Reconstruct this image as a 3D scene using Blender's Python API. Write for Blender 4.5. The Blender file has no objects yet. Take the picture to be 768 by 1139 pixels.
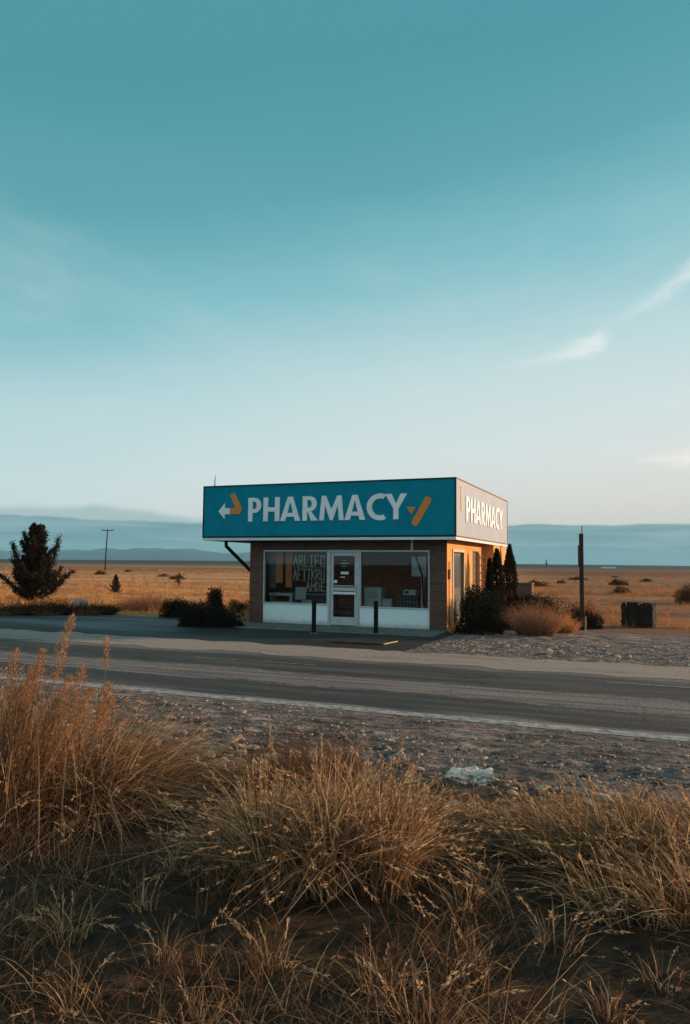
import bpy, bmesh, math, random
import numpy as np
from mathutils import Vector, noise
random.seed(7); RNG = np.random.default_rng(11)
D = bpy.data
scene = bpy.context.scene
COL = scene.collection
PI = math.pi
R = math.radians

# ------------------------------------------------------------------ place frame
A = math.atan2(.382, .924)
P1 = Vector((2.642, 19.004, 0))                 # front right corner of the shop's wall
U = Vector((math.cos(A), -math.sin(A), 0))      # along the road, to the right
V = Vector((math.sin(A), math.cos(A), 0))       # away from the road
def W(u, v, z=0.0):
    return U * u + V * v + Vector((0, 0, z))
def L(s, d, z=0.0):                             # shop frame -> world
    return P1 + U * s + V * d + Vector((0, 0, z))

# ------------------------------------------------------------------ object helpers
def tag(o, label=None, cat=None, group=None, kind=None):
    if label: o['label'] = label
    if cat: o['category'] = cat
    if group: o['group'] = group
    if kind: o['kind'] = kind
    return o
def empty(name, loc=(0, 0, 0), rz=0.0, label=None, cat=None, group=None):
    o = D.objects.new(name, None); COL.objects.link(o)
    o.empty_display_size = .2
    o.location = loc; o.rotation_euler = (0, 0, rz)
    return tag(o, label, cat, group)
def link(name, me, mats, parent=None, loc=None, rz=0.0):
    o = D.objects.new(name, me); COL.objects.link(o)
    if not isinstance(mats, (list, tuple)): mats = [mats]
    if len(me.materials) == 0:
        for m in mats: me.materials.append(m)
    if parent: o.parent = parent
    if loc is not None: o.location = loc
    o.rotation_euler = (0, 0, rz)
    return o

class MB:
    def __init__(s): s.v = []; s.f = []; s.mi = []
    def face(s, pts, mi=0):
        n = len(s.v); s.v += [tuple(p) for p in pts]; s.f.append(tuple(range(n, n + len(pts)))); s.mi.append(mi)
    def box(s, x0, x1, y0, y1, z0, z1, mi=0):
        n = len(s.v)
        s.v += [(x0,y0,z0),(x1,y0,z0),(x1,y1,z0),(x0,y1,z0),(x0,y0,z1),(x1,y0,z1),(x1,y1,z1),(x0,y1,z1)]
        for q in ((0,3,2,1),(4,5,6,7),(0,1,5,4),(1,2,6,5),(2,3,7,6),(3,0,4,7)):
            s.f.append(tuple(n + i for i in q)); s.mi.append(mi)
        return s
    def tube(s, pts, rad, seg=8, mi=0, cap=True):
        pts = [Vector(p) for p in pts]
        if not isinstance(rad, (list, tuple)): rad = [rad] * len(pts)
        rings = []
        for i, p in enumerate(pts):
            a = pts[max(i-1, 0)]; b = pts[min(i+1, len(pts)-1)]
            t = (b - a).normalized()
            up = Vector((0, 0, 1)) if abs(t.z) < .9 else Vector((1, 0, 0))
            x = t.cross(up).normalized(); y = t.cross(x)
            n = len(s.v)
            for k in range(seg):
                an = 2 * PI * k / seg
                s.v.append(tuple(p + (x * math.cos(an) + y * math.sin(an)) * rad[i]))
            rings.append(n)
        for i in range(len(rings) - 1):
            a, b = rings[i], rings[i+1]
            for k in range(seg):
                k2 = (k + 1) % seg
                s.f.append((a + k, a + k2, b + k2, b + k)); s.mi.append(mi)
        if cap:
            s.f.append(tuple(rings[0] + k for k in range(seg))); s.mi.append(mi)
            s.f.append(tuple(rings[-1] + k for k in range(seg))[::-1]); s.mi.append(mi)
        return s
    def build(s, name, mats, parent=None, bevel=0, loc=None, rz=0.0, smooth=False):
        me = D.meshes.new(name); me.from_pydata(s.v, [], s.f)
        me.polygons.foreach_set('material_index', s.mi)
        bm = bmesh.new(); bm.from_mesh(me)
        bmesh.ops.recalc_face_normals(bm, faces=bm.faces)
        if smooth:
            for f in bm.faces: f.smooth = True
        bm.to_mesh(me); bm.free()
        o = link(name, me, mats, parent, loc, rz)
        if bevel:
            m = o.modifiers.new('bev', 'BEVEL'); m.width = bevel; m.segments = 2; m.limit_method = 'ANGLE'
        return o

def mesh_np(name, verts, quads, tint=None, mi=None):
    me = D.meshes.new(name)
    nv, nf = len(verts), len(quads); k = quads.shape[1]
    me.vertices.add(nv); me.vertices.foreach_set('co', np.asarray(verts, dtype=np.float32).ravel())
    me.loops.add(nf * k); me.loops.foreach_set('vertex_index', quads.astype(np.int32).ravel())
    me.polygons.add(nf); me.polygons.foreach_set('loop_start', (np.arange(nf) * k).astype(np.int32))
    if mi is not None: me.polygons.foreach_set('material_index', mi.astype(np.int32))
    me.update(calc_edges=True)
    if tint is not None:
        a = me.attributes.new('tint', 'FLOAT', 'POINT'); a.data.foreach_set('value', tint.astype(np.float32))
    me.validate()
    return me

# ------------------------------------------------------------------ node helpers
class N:
    """tiny expression wrapper over shader node sockets"""
    def __init__(s, nt, sock): s.nt = nt; s.s = sock
    def _m(s, op, *o, clamp=False):
        n = s.nt.nodes.new('ShaderNodeMath'); n.operation = op; n.use_clamp = clamp
        for i, x in enumerate((s,) + o):
            if isinstance(x, N): s.nt.links.new(x.s, n.inputs[i])
            else: n.inputs[i].default_value = x
        return N(s.nt, n.outputs[0])
    def __add__(s, o): return s._m('ADD', o)
    def __sub__(s, o): return s._m('SUBTRACT', o)
    def __mul__(s, o): return s._m('MULTIPLY', o)
    def __truediv__(s, o): return s._m('DIVIDE', o)
    def __rsub__(s, o): return (s * -1) + o
    __radd__ = __add__; __rmul__ = __mul__
    def pow(s, o): return s._m('POWER', o)
    def abs(s): return s._m('ABSOLUTE')
    def sat(s): return s._m('ADD', 0.0, clamp=True)
    def step(s, a, b):           # smoothstep a..b
        n = s.nt.nodes.new('ShaderNodeMapRange'); n.interpolation_type = 'SMOOTHSTEP'
        s.nt.links.new(s.s, n.inputs[0])
        rev = False
        if a > b: a, b, rev = b, a, True
        n.inputs[1].default_value = a; n.inputs[2].default_value = b
        n.inputs[3].default_value = 1.0 if rev else 0.0; n.inputs[4].default_value = 0.0 if rev else 1.0
        return N(s.nt, n.outputs[0])
class G:
    def __init__(s, nt): s.nt = nt
    def coord(s, kind='Object'):
        n = s.nt.nodes.new('ShaderNodeTexCoord'); return N(s.nt, n.outputs[kind])
    def sep(s, v):
        n = s.nt.nodes.new('ShaderNodeSeparateXYZ'); s.nt.links.new(v.s, n.inputs[0])
        return [N(s.nt, n.outputs[i]) for i in range(3)]
    def comb(s, x, y, z=0.0):
        n = s.nt.nodes.new('ShaderNodeCombineXYZ')
        for i, q in enumerate((x, y, z)):
            if isinstance(q, N): s.nt.links.new(q.s, n.inputs[i])
            else: n.inputs[i].default_value = q
        return N(s.nt, n.outputs[0])
    def noise(s, vec, scale=1.0, detail=4, rough=.55, dist=0.0):
        n = s.nt.nodes.new('ShaderNodeTexNoise'); s.nt.links.new(vec.s, n.inputs['Vector'])
        n.inputs['Scale'].default_value = scale; n.inputs['Detail'].default_value = detail
        n.inputs['Roughness'].default_value = rough; n.inputs['Distortion'].default_value = dist
        return N(s.nt, n.outputs[0])
    def voro(s, vec, scale=1.0, out='Distance'):
        n = s.nt.nodes.new('ShaderNodeTexVoronoi'); s.nt.links.new(vec.s, n.inputs['Vector'])
        n.inputs['Scale'].default_value = scale
        return N(s.nt, n.outputs[out])
    def mix(s, f, a, b):
        n = s.nt.nodes.new('ShaderNodeMix'); n.data_type = 'RGBA'
        if isinstance(f, N): s.nt.links.new(f.s, n.inputs[0])
        else: n.inputs[0].default_value = f
        for i, c in ((6, a), (7, b)):
            if isinstance(c, N): s.nt.links.new(c.s, n.inputs[i])
            else: n.inputs[i].default_value = (*c, 1)
        return N(s.nt, n.outputs[2])
    def ramp(s, f, stops, interp='LINEAR'):
        n = s.nt.nodes.new('ShaderNodeValToRGB'); s.nt.links.new(f.s, n.inputs[0])
        r = n.color_ramp; r.interpolation = interp
        while len(r.elements) > 1: r.elements.remove(r.elements[-1])
        r.elements[0].position = stops[0][0]; r.elements[0].color = (*stops[0][1], 1)
        for p, c in stops[1:]:
            e = r.elements.new(p); e.color = (*c, 1)
        return N(s.nt, n.outputs[0])
    def attr(s, name):
        n = s.nt.nodes.new('ShaderNodeAttribute'); n.attribute_name = name
        return N(s.nt, n.outputs['Fac'])
    def bump(s, h, strength=.5, dist=.02):
        n = s.nt.nodes.new('ShaderNodeBump'); s.nt.links.new(h.s, n.inputs['Height'])
        n.inputs['Strength'].default_value = strength; n.inputs['Distance'].default_value = dist
        return N(s.nt, n.outputs[0])
def lin(r, g, b):
    f = lambda c: (c/255/12.92 if c/255 <= .04045 else ((c/255+.055)/1.055)**2.4)
    return (f(r), f(g), f(b))
def new_mat(name):
    m = D.materials.new(name); m.use_nodes = True
    nt = m.node_tree; b = nt.nodes['Principled BSDF']
    return m, nt, G(nt), b
def put(nt, sock, x):
    if isinstance(x, N): nt.links.new(x.s, sock)
    elif isinstance(x, tuple): sock.default_value = (*x, 1)
    else: sock.default_value = x
def simple(name, c, rough=.7, var=.25, scale=6.0, bump=.15, metal=0.0, c2=None, stretch=(1,1,1), spec=.3):
    m, nt, g, b = new_mat(name)
    x, y, z = g.sep(g.coord())
    vec = g.comb(x * stretch[0], y * stretch[1], z * stretch[2])
    n = g.noise(vec, scale, 6, .65)
    c2 = c2 or tuple(q * (1 - var) for q in c)
    put(nt, b.inputs['Base Color'], g.mix(n.step(.35, .68), c, c2))
    put(nt, b.inputs['Roughness'], rough); put(nt, b.inputs['Metallic'], metal)
    b.inputs['Specular IOR Level'].default_value = spec
    if bump:
        n2 = g.noise(vec, scale * 5, 5, .6)
        put(nt, b.inputs['Normal'], g.bump(n2 * .6 + n * .4, bump, .01))
    return m
def leaf_mat(name, stops, trans=.35, rough=.8):
    m = D.materials.new(name); m.use_nodes = True; nt = m.node_tree; g = G(nt)
    nt.nodes.remove(nt.nodes['Principled BSDF'])
    out = nt.nodes['Material Output']
    col = g.ramp(g.attr('tint'), stops)
    d = nt.nodes.new('ShaderNodeBsdfDiffuse'); t = nt.nodes.new('ShaderNodeBsdfTranslucent')
    nt.links.new(col.s, d.inputs[0]); nt.links.new(col.s, t.inputs[0])
    mx = nt.nodes.new('ShaderNodeMixShader'); mx.inputs[0].default_value = trans
    nt.links.new(d.outputs[0], mx.inputs[1]); nt.links.new(t.outputs[0], mx.inputs[2])
    nt.links.new(mx.outputs[0], out.inputs['Surface'])
    return m

# ------------------------------------------------------------------ camera
cam = D.cameras.new('camera'); cam_o = D.objects.new('camera', cam); COL.objects.link(cam_o)
cam.sensor_fit = 'HORIZONTAL'; cam.sensor_width = 36; cam.lens = 36 * 819 / 768
cam.clip_start = .05; cam.clip_end = 30000
from mathutils import Matrix
cam_o.matrix_world = Matrix.Translation((0, 0, 1.7)) @ Matrix.Rotation(R(90 + 4.07), 4, 'X') @ Matrix.Rotation(R(.56), 4, 'Z')
scene.camera = cam_o

# ------------------------------------------------------------------ light
SUN = Vector((.95, .31, 0)).normalized(); EL = R(10)
sd = Vector((SUN.x * math.cos(EL), SUN.y * math.cos(EL), math.sin(EL)))
sun = D.lights.new('sun', 'SUN'); sun.energy = 5.0; sun.angle = R(.55); sun.color = (1.0, .63, .38)
sun_o = D.objects.new('sun', sun); COL.objects.link(sun_o)
sun_o.rotation_euler = sd.to_track_quat('Z', 'Y').to_euler(); sun_o.location = sd * 60

world = D.worlds.new('World'); scene.world = world; world.use_nodes = True
nt = world.node_tree; g = G(nt); bg = nt.nodes['Background']
sky = nt.nodes.new('ShaderNodeTexSky'); sky.sky_type = 'NISHITA'; sky.sun_disc = False
sky.sun_elevation = EL; sky.sun_rotation = math.atan2(SUN.x, SUN.y)
sky.air_density = 1.2; sky.dust_density = 1.5; sky.ozone_density = 2.0
gx, gy, gz = g.sep(g.coord('Generated'))
azi = gx._m('ARCTAN2', gy)            # 0 straight ahead, + to the right
ele = gz._m('ARCSINE')
side = gx * SUN.x + gy * SUN.y        # + towards the sun
cloudvec = g.comb(azi * 2.2, ele * 9, .3)
n_soft = g.noise(cloudvec, 1.0, 5, .5, .4)
e2 = ele - side * .16 + (n_soft - .5) * .06
base = g.ramp((e2 + .1).sat(), [
    (.04, lin(236, 231, 224)), (.12, lin(232, 235, 231)), (.20, lin(216, 233, 235)), (.30, lin(190, 222, 226)),
    (.41, lin(140, 198, 207)), (.54, lin(96, 168, 179)), (.68, lin(80, 154, 167)), (.95, lin(84, 156, 168))])
# warm cream low towards the sun, cooler away from it
glow = side.step(-.15, .75) * ele.step(.38, .05)
base = g.mix(glow * .5, base, lin(232, 236, 232))
warm = (side - .1).step(-.1, .55) * ele.step(.16, .03)
base = g.mix(warm * .8, base, lin(232, 221, 211))
# big diagonal veil
veil = g.noise(g.comb(azi * 1.3 - ele * 2.2, azi * 1.2 + ele * 4.5, 2.2), 1.3, 6, .6, .6).step(.42, .75)
base = g.mix(veil * .38 * ele.step(.55, .2), base, lin(214, 229, 229))
# pale far cloud swells, left
w1 = g.noise(g.comb(azi * 6, 0.0, 1.0), 1.0, 5, .5)
top1 = .077 + (w1 - .5) * .05 - azi._m('ADD', .33).abs() * .10
m1 = (top1 - ele).step(-.002, .010) * azi.step(.05, -.10)
tex1 = g.noise(g.comb(azi * 8, ele * 60, 4.0), 1.0, 5, .6)
base = g.mix(m1 * .75, base, g.mix(tex1, lin(150, 182, 187), lin(186, 203, 203)))
# teal cloud bank standing on the horizon
w2 = g.noise(g.comb(azi * 9, 0.0, 7.0), 1.0, 6, .55)
top2 = .054 + (w2 - .5) * .016 + (azi + .31).step(.0, -.14) * .004
m2 = (top2 - ele).step(-.0012, .0022)
tex2 = g.noise(g.comb(azi * 5, ele * 75, 9.0), 1.0, 6, .62, .3)
bank = g.mix(tex2.step(.35, .68), lin(104, 153, 163), lin(146, 180, 186))
bank = g.mix((ele.step(.026, .0)) * .55, bank, lin(128, 172, 180))
base = g.mix(m2 * .93, base, bank)
# soft flecks on top of the bank
fl = g.noise(g.comb(azi * 14, ele * 150, 3.0), 1.0, 6, .6).step(.62, .78) * ele.step(.085, .05) * ele.step(.045, .055)
base = g.mix(fl * .35, base, lin(170, 186, 188))
# thin cirrus streaks: each a tapering stroke
def streak(base, a0, e0, a1, e1, wid, col, k, tailpow=1.6, seed=0.):
    dx, dy = a1 - a0, e1 - e0; ln = math.hypot(dx, dy)
    px = azi - a0; py = ele - e0
    t = (px * dx + py * dy) / (ln * ln)
    dist = (px * (-dy) + py * dx) / ln
    nn = g.noise(g.comb(azi * 30, ele * 60, seed), 1.0, 5, .6)
    tt = t.sat()
    bend = tt * (1 - tt) * (ln * .16)
    wloc = tt * wid * 1.2 + wid * .4
    r = ((dist + bend) / wloc + (nn - .5) * 2.4)
    f = (r * r * -1.6)._m('EXPONENT') * tt.pow(tailpow) * t.step(1.12, .93) * (nn * .8 + .55)
    return g.mix((f * k).sat(), base, col)
base = streak(base, .185, .262, .338, .287, .0085, lin(232, 242, 241), 1.25, seed=1.)
base = streak(base, .33, .298, .475, .375, .011, lin(220, 236, 237), 1.1, .9, seed=5.)
base = streak(base, .375, .137, .52, .145, .013, lin(252, 246, 238), 1.6, .5, seed=9.)
base = streak(base, .30, .225, .47, .240, .010, lin(215, 228, 229), .30, .8, seed=12.)
# sky behind the camera paled and brightened, added fill for the shaded shopfront
base = g.mix(gy.step(.15, -.5) * .65, base, lin(196, 204, 206))
bs_ = gy.step(.15, -.5) * .40 + 1.0
nb_ = nt.nodes.new('ShaderNodeVectorMath'); nb_.operation = 'SCALE'; nt.links.new(base.s, nb_.inputs[0]); nt.links.new(bs_.s, nb_.inputs['Scale']); base = N(nt, nb_.outputs[0])
nv = nt.nodes.new('ShaderNodeVectorMath'); nv.operation = 'SCALE'
nt.links.new(base.s, nv.inputs[0]); nv.inputs['Scale'].default_value = 10.0
mixed = g.mix(.06, N(nt, nv.outputs[0]), N(nt, sky.outputs[0]))
nt.links.new(mixed.s, bg.inputs['Color']); bg.inputs['Strength'].default_value = .078

vs = scene.view_settings
scene.display_settings.display_device = 'sRGB'
vs.view_transform = 'Standard'; vs.look = 'None'; vs.exposure = 0.36; vs.gamma = 1.0; vs.use_curve_mapping = False
scene.cycles.use_denoising = True
scene.cycles.max_bounces = 6; scene.cycles.diffuse_bounces = 3; scene.cycles.transparent_max_bounces = 12
scene.cycles.volume_bounces = 0
scene.cycles.use_adaptive_sampling = True
scene.cycles.sample_clamp_indirect = 4

# ------------------------------------------------------------------ ground materials
def uv_of(g):
    x, y, z = g.sep(g.coord('Object'))
    return x * U.x + y * U.y, x * V.x + y * V.y, x, y
def ground_material():
    m, nt, g, b = new_mat('ground_earth')
    u, v, x, y = uv_of(g)
    P = g.comb(x, y, 0.)
    fine = g.noise(P, 9, 8, .7); mid = g.noise(P, 1.3, 6, .6)
    # verge: pinkish grey grit
    grit = g.mix(fine.step(.35, .7), lin(84, 77, 75), lin(152, 137, 131))
    grit = g.mix(g.voro(P, 42).step(.30, .10) * .7, grit, lin(214, 188, 172))
    soil = g.mix(fine.step(.3, .7), lin(52, 42, 36), lin(92, 74, 58))
    strat = g.noise(g.comb(u * .9, v * 3.2, 5.), 1.6, 8, .7)
    grit = g.mix(strat.step(.50, .62) * .85, grit, lin(58, 50, 48))
    grit = g.mix(strat.step(.46, .36) * .85, grit, lin(196, 172, 160))
    c = g.mix((v + (mid - .5) * 1.3).step(5.2, 5.9), soil, grit)
    # open field behind: streaks of straw, bare earth and scrub
    wide = g.noise(g.comb(u * .035, v * .22, 3.), 1.0, 7, .6, .3)
    far = g.noise(g.comb(u * .006, v * .045, 8.), 1.0, 6, .6, .2)
    tuft = g.noise(P, 2.6, 6, .7)
    straw = g.mix(wide.step(.38, .62), lin(214, 156, 104), lin(172, 116, 76))
    straw = g.mix(tuft.step(.42, .75) * .65, straw, lin(120, 84, 56))
    straw = g.mix(g.noise(g.comb(u * .05, v * .6, 6.), 1., 6, .65).step(.58, .7) * .6, straw, lin(82, 62, 46))
    dull = g.mix(wide.step(.35, .65), lin(138, 92, 66), lin(88, 64, 52))
    straw = g.mix(g.noise(g.comb(u * .022, v * .16, 21.), 1., 7, .68, .4).step(.52, .60) * .55, straw, lin(104, 76, 54))
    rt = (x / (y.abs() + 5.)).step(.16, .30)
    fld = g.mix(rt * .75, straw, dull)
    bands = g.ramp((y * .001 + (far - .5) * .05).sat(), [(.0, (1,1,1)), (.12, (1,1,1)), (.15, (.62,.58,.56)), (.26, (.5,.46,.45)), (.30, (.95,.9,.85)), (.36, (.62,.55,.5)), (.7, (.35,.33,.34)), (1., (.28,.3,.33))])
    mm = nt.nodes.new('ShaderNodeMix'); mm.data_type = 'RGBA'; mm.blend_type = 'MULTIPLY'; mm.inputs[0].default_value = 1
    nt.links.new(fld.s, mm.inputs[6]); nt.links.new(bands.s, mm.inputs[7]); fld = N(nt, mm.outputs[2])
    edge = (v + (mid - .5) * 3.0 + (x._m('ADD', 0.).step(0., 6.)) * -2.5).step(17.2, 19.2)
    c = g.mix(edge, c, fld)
    put(nt, b.inputs['Base Color'], c); put(nt, b.inputs['Roughness'], .95)
    b.inputs['Specular IOR Level'].default_value = .15
    h = g.noise(P, 18, 8, .8) * 1.6 + g.noise(P, 3.5, 4, .6) * 1.5
    put(nt, b.inputs['Normal'], g.bump(h, .9, .05))
    return m
def road_material():
    m, nt, g, b = new_mat('old_asphalt')
    u, v, x, y = uv_of(g)
    P = g.comb(x, y, 0.)
    fine = g.noise(P, 55, 6, .75); mid = g.noise(g.comb(u * .35, v * 1.6, 0.), 1.2, 6, .6)
    c = g.mix(fine.step(.3, .7), lin(46, 44, 45), lin(63, 60, 59))
    c = g.mix(mid.step(.45, .75) * .5, c, lin(92, 84, 78))
    # grit drifted along the crown of the road and its edges
    wob = (g.noise(g.comb(u * .5, v * 2.5, 2.), 1.0, 7, .68) - .5) * 1.1
    vv = v + wob
    grain0 = g.noise(g.comb(u * 3.0, v * 9.0, 7.), 1.0, 8, .8)
    d = ((vv - 9.95).abs() + (grain0 - .5) * 1.5).step(.62, .40)
    grain = g.noise(P, 26, 8, .8)
    dust = g.mix(grain.step(.35, .65), lin(104, 92, 88), lin(156, 140, 134))
    st_ = g.noise(g.comb(u * .22, v * 6.5, 11.), 1., 8, .7).step(.38, .58) * .75 + .25
    c = g.mix(d * st_ * grain.step(.32, .52) * .95, c, dust)
    c = g.mix(g.noise(g.comb(u * .12, v * 3.0, 15.), 1., 7, .65).step(.50, .62) * grain.step(.4, .6) * .35, c, dust)
    e = (vv - 12.35).abs().step(.5, .0) + (vv - 8.15).step(.40, .05) * 1.6
    c = g.mix((e * grain.step(.28, .55)).sat() * .8, c, dust)
    # tar-filled cracks
    vn = nt.nodes.new('ShaderNodeTexVoronoi'); vn.feature = 'DISTANCE_TO_EDGE'; vn.inputs['Scale'].default_value = .8
    nt.links.new(g.comb(u * .45 + g.noise(P, 1.1, 5) * 1.1, v * .9 + g.noise(P, 1.7, 5) * .9, 0.).s, vn.inputs['Vector'])
    ck = N(nt, vn.outputs['Distance']).step(.012, .004) * g.noise(P, .5, 3).step(.42, .6)
    c = g.mix(ck * .75, c, lin(28, 27, 27))
    ln = g.noise(g.comb(u * .12, v * 5.0, 4.), 1., 5, .6).step(.60, .66) * .4
    c = g.mix(ln, c, lin(40, 39, 40))
    put(nt, b.inputs['Base Color'], c); put(nt, b.inputs['Roughness'], .82)
    b.inputs['Specular IOR Level'].default_value = .25
    put(nt, b.inputs['Normal'], g.bump(fine + grain * 1.4 * (d + e).sat(), .5, .012))
    return m
def paint_material(name, wear_lo, wear_hi):
    m, nt, g, b = new_mat(name)
    u, v, x, y = uv_of(g); P = g.comb(x, y, 0.)
    w = g.noise(P, 9, 8, .75).step(wear_lo, wear_hi)
    put(nt, b.inputs['Base Color'], g.mix(w, lin(172, 158, 150), lin(92, 84, 80)))
    put(nt, b.inputs['Roughness'], .7)
    return m
def gravel_sheet_material():
    m, nt, g, b = new_mat('shoulder_grit')
    u, v, x, y = uv_of(g); P = g.comb(x, y, 0.)
    grain = g.noise(P, 20, 8, .8); lng = g.noise(g.comb(u * .4, v * 3., 1.), 1., 6, .65)
    c = g.mix(grain.step(.3, .68), lin(104, 90, 84), lin(168, 150, 140))
    c = g.mix(lng.step(.5, .68) * .6, c, lin(80, 72, 68))
    c = g.mix(g.voro(P, 30).step(.22, .08) * .5, c, lin(200, 188, 178))
    put(nt, b.inputs['Base Color'], c); put(nt, b.inputs['Roughness'], .95)
    put(nt, b.inputs['Normal'], g.bump(grain, .9, .03))
    return m
def lot_material():
    m, nt, g, b = new_mat('lot_asphalt')
    u, v, x, y = uv_of(g); P = g.comb(x, y, 0.)
    fine = g.noise(P, 40, 6, .75); big = g.noise(g.comb(u * .25, v * .9, 5.), 1., 6, .6)
    c = g.mix(fine.step(.3, .7), lin(46, 50, 50), lin(64, 68, 68))
    c = g.mix(big.step(.42, .62) * .75, c, lin(94, 99, 98))
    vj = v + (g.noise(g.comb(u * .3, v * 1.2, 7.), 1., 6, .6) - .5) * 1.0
    dark = (vj.step(15.4, 14.6) + (u + (big - .5) * 2).step(-11.5, -10.2)).sat()  # shade on the lot and before the shop, painted into the asphalt colour
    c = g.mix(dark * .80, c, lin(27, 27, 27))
    put(nt, b.inputs['Base Color'], c)
    put(nt, b.inputs['Roughness'], .75); b.inputs['Specular IOR Level'].default_value = .25
    put(nt, b.inputs['Normal'], g.bump(fine, .25, .006))
    return m
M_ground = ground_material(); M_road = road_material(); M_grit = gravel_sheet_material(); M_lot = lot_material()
M_line = paint_material('worn_line', .42, .62); M_dash = paint_material('worn_dash', .40, .57)

# ------------------------------------------------------------------ ground sheet
def spaced(a, b, step): return list(np.arange(a, b, step))
us = [-9300, -4000, -1500, -600, -250, -120, -60, -35, -22] + spaced(-15, 5.0, .075) + [6, 8, 12, 20, 40, 90, 200, 500, 1500, 4000, 9000]
vs_ = [-9000, -2000, -300, -40, -8, -3, 0, .8] + spaced(1.3, 8.2, .075) + [9, 10.5, 12, 13.6] + spaced(13.9, 20, .12) + \
      [22, 25, 29, 35, 45, 60, 85, 130, 220, 400, 800, 1600, 3000, 6000, 9000]
def ground_z(u, v):
    z = 0.0
    def sm(x, a, b):
        t = max(0., min(1., (x - a) / (b - a))); return t * t * (3 - 2 * t)
    near = sm(8.0, v, v + 1.2) if v < 8.0 else 0.0
    near = 1 - sm(v, 7.85, 8.2)
    far = sm(v, 13.9, 15.0) * (1 - sm(v, 19.0, 20.0)) * sm(u, -4.6, -3.9)
    if v > -5 and near > 0:
        p = Vector((u, v, 0))
        lo = 1 - sm(v, 6.2, 7.6)
        z += near * (noise.fractal(p * 2.6, 1.0, 2.1, 5) * (.010 + .014 * lo) + noise.noise(p * .7) * .04 * lo + .022)
        r = noise.fractal(p * 7.0 + Vector((3, 1, 0)), .8, 2.1, 4)
        z += near * max(0, r) * (.02 + .045 * lo)
        z += near * abs(noise.noise(p * 17.0)) * (.012 + .012 * lo)
    if far > 0:
        p = Vector((u, v, 2))
        z += far * (noise.fractal(p * 3.0, 1.0, 2.1, 5) * .03 + .02)
    return z - .012
gv = []; gz_ = {}
for j, vv in enumerate(vs_):
    for i, uu in enumerate(us):
        z = ground_z(uu, vv) if (-16 < uu < 6 and 0 < vv < 21) else -.012
        p = W(uu, vv); gv.append((p.x, p.y, z))
nu = len(us); q = []
for j in range(len(vs_) - 1):
    for i in range(nu - 1):
        q.append((j * nu + i, j * nu + i + 1, (j + 1) * nu + i + 1, (j + 1) * nu + i))
me = mesh_np('ground', np.array(gv), np.array(q)); me.polygons.foreach_set('use_smooth', np.ones(len(q), dtype=bool))
ground = link('ground', me, M_ground); tag(ground, kind='structure')

def sheet(name, u0, u1, v0, v1, z, m, jit=.0, step=.25, v0f=None, v1f=None):
    mb = MB(); n = int((u1 - u0) / step); n = min(n, 1200)
    pa = []
    for i in range(n + 1):
        uu = u0 + (u1 - u0) * i / n
        a = (v0f(uu) if v0f else v0) + (noise.fractal(Vector((uu * 1.3, 3 + v0, 0)), 1, 2.2, 4) * jit)
        b = (v1f(uu) if v1f else v1) + (noise.fractal(Vector((uu * 1.3, 9 + v1, 0)), 1, 2.2, 4) * jit)
        pa.append((W(uu, a, z), W(uu, b, z)))
    for i in range(n):
        mb.face((pa[i][0], pa[i+1][0], pa[i+1][1], pa[i][1]))
    o = mb.build(name, m); tag(o, kind='structure'); return o
sheet('road', -160, 140, 7.98, 12.5, .004, M_road, .05, .25)
sheet('gravel_shoulder', -60, 60, 12.34, 13.9, .009, M_grit, .24, .12)
sheet('road_marking', -60, 40, 8.05, 8.27, .009, M_line, .012, .06)
sheet('road_marking', -.62, 2.6, 11.60, 11.66, .009, M_dash, .003, .1)
sheet('road_marking', -7.6, -5.2, 11.36, 11.40, .009, M_dash, .003, .1)
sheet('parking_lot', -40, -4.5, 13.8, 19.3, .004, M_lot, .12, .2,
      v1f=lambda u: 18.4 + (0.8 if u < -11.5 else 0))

# ------------------------------------------------------------------ shop materials
def brick_mat(name, c1, c2, mortar, bump=.6):
    m, nt, g, b = new_mat(name)
    x, y, z = g.sep(g.coord('Object'))
    vec = g.comb(x + y, z, 0.)
    br = nt.nodes.new('ShaderNodeTexBrick'); nt.links.new(vec.s, br.inputs['Vector'])
    br.inputs['Scale'].default_value = 1.0; br.inputs['Brick Width'].default_value = .30
    br.inputs['Row Height'].default_value = .085; br.inputs['Mortar Size'].default_value = .008
    br.inputs['Color1'].default_value = (*c1, 1); br.inputs['Color2'].default_value = (*c2, 1); br.inputs['Mortar'].default_value = (*mortar, 1)
    br.inputs['Bias'].default_value = -.1
    n = g.noise(g.comb(x + y, z * .7, y), 3.0, 7, .65)
    c = g.mix(n.step(.4, .75) * .5, N(nt, br.outputs['Color']), tuple(q * .45 for q in c1))
    put(nt, b.inputs['Base Color'], c); put(nt, b.inputs['Roughness'], .85)
    h = N(nt, br.outputs['Fac']) * -1.0 + g.noise(vec, 40, 5, .6) * .35
    put(nt, b.inputs['Normal'], g.bump(h, bump, .008))
    return m
M_brick = brick_mat('brown_brick', lin(100, 72, 58), lin(76, 55, 47), lin(64, 56, 51))
M_inbrick = brick_mat('inner_brick', lin(196, 112, 80), lin(160, 92, 68), lin(110, 84, 70))
def stucco():
    m, nt, g, b = new_mat('tan_render')
    x, y, z = g.sep(g.coord('Object')); P = g.comb(x, y, z)
    n = g.noise(P, 2.0, 7, .65); f = g.noise(P, 45, 5, .6)
    c = g.mix(n.step(.35, .7), lin(238, 164, 92), lin(216, 142, 78))
    drip = g.noise(g.comb(y * 9, z * .8, x), 1.0, 5, .6).step(.6, .75) * .35
    c = g.mix(drip, c, lin(140, 100, 66))
    put(nt, b.inputs['Base Color'], c); put(nt, b.inputs['Roughness'], .9)
    put(nt, b.inputs['Normal'], g.bump(f + n, .35, .006))
    return m
M_tan = stucco()
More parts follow.
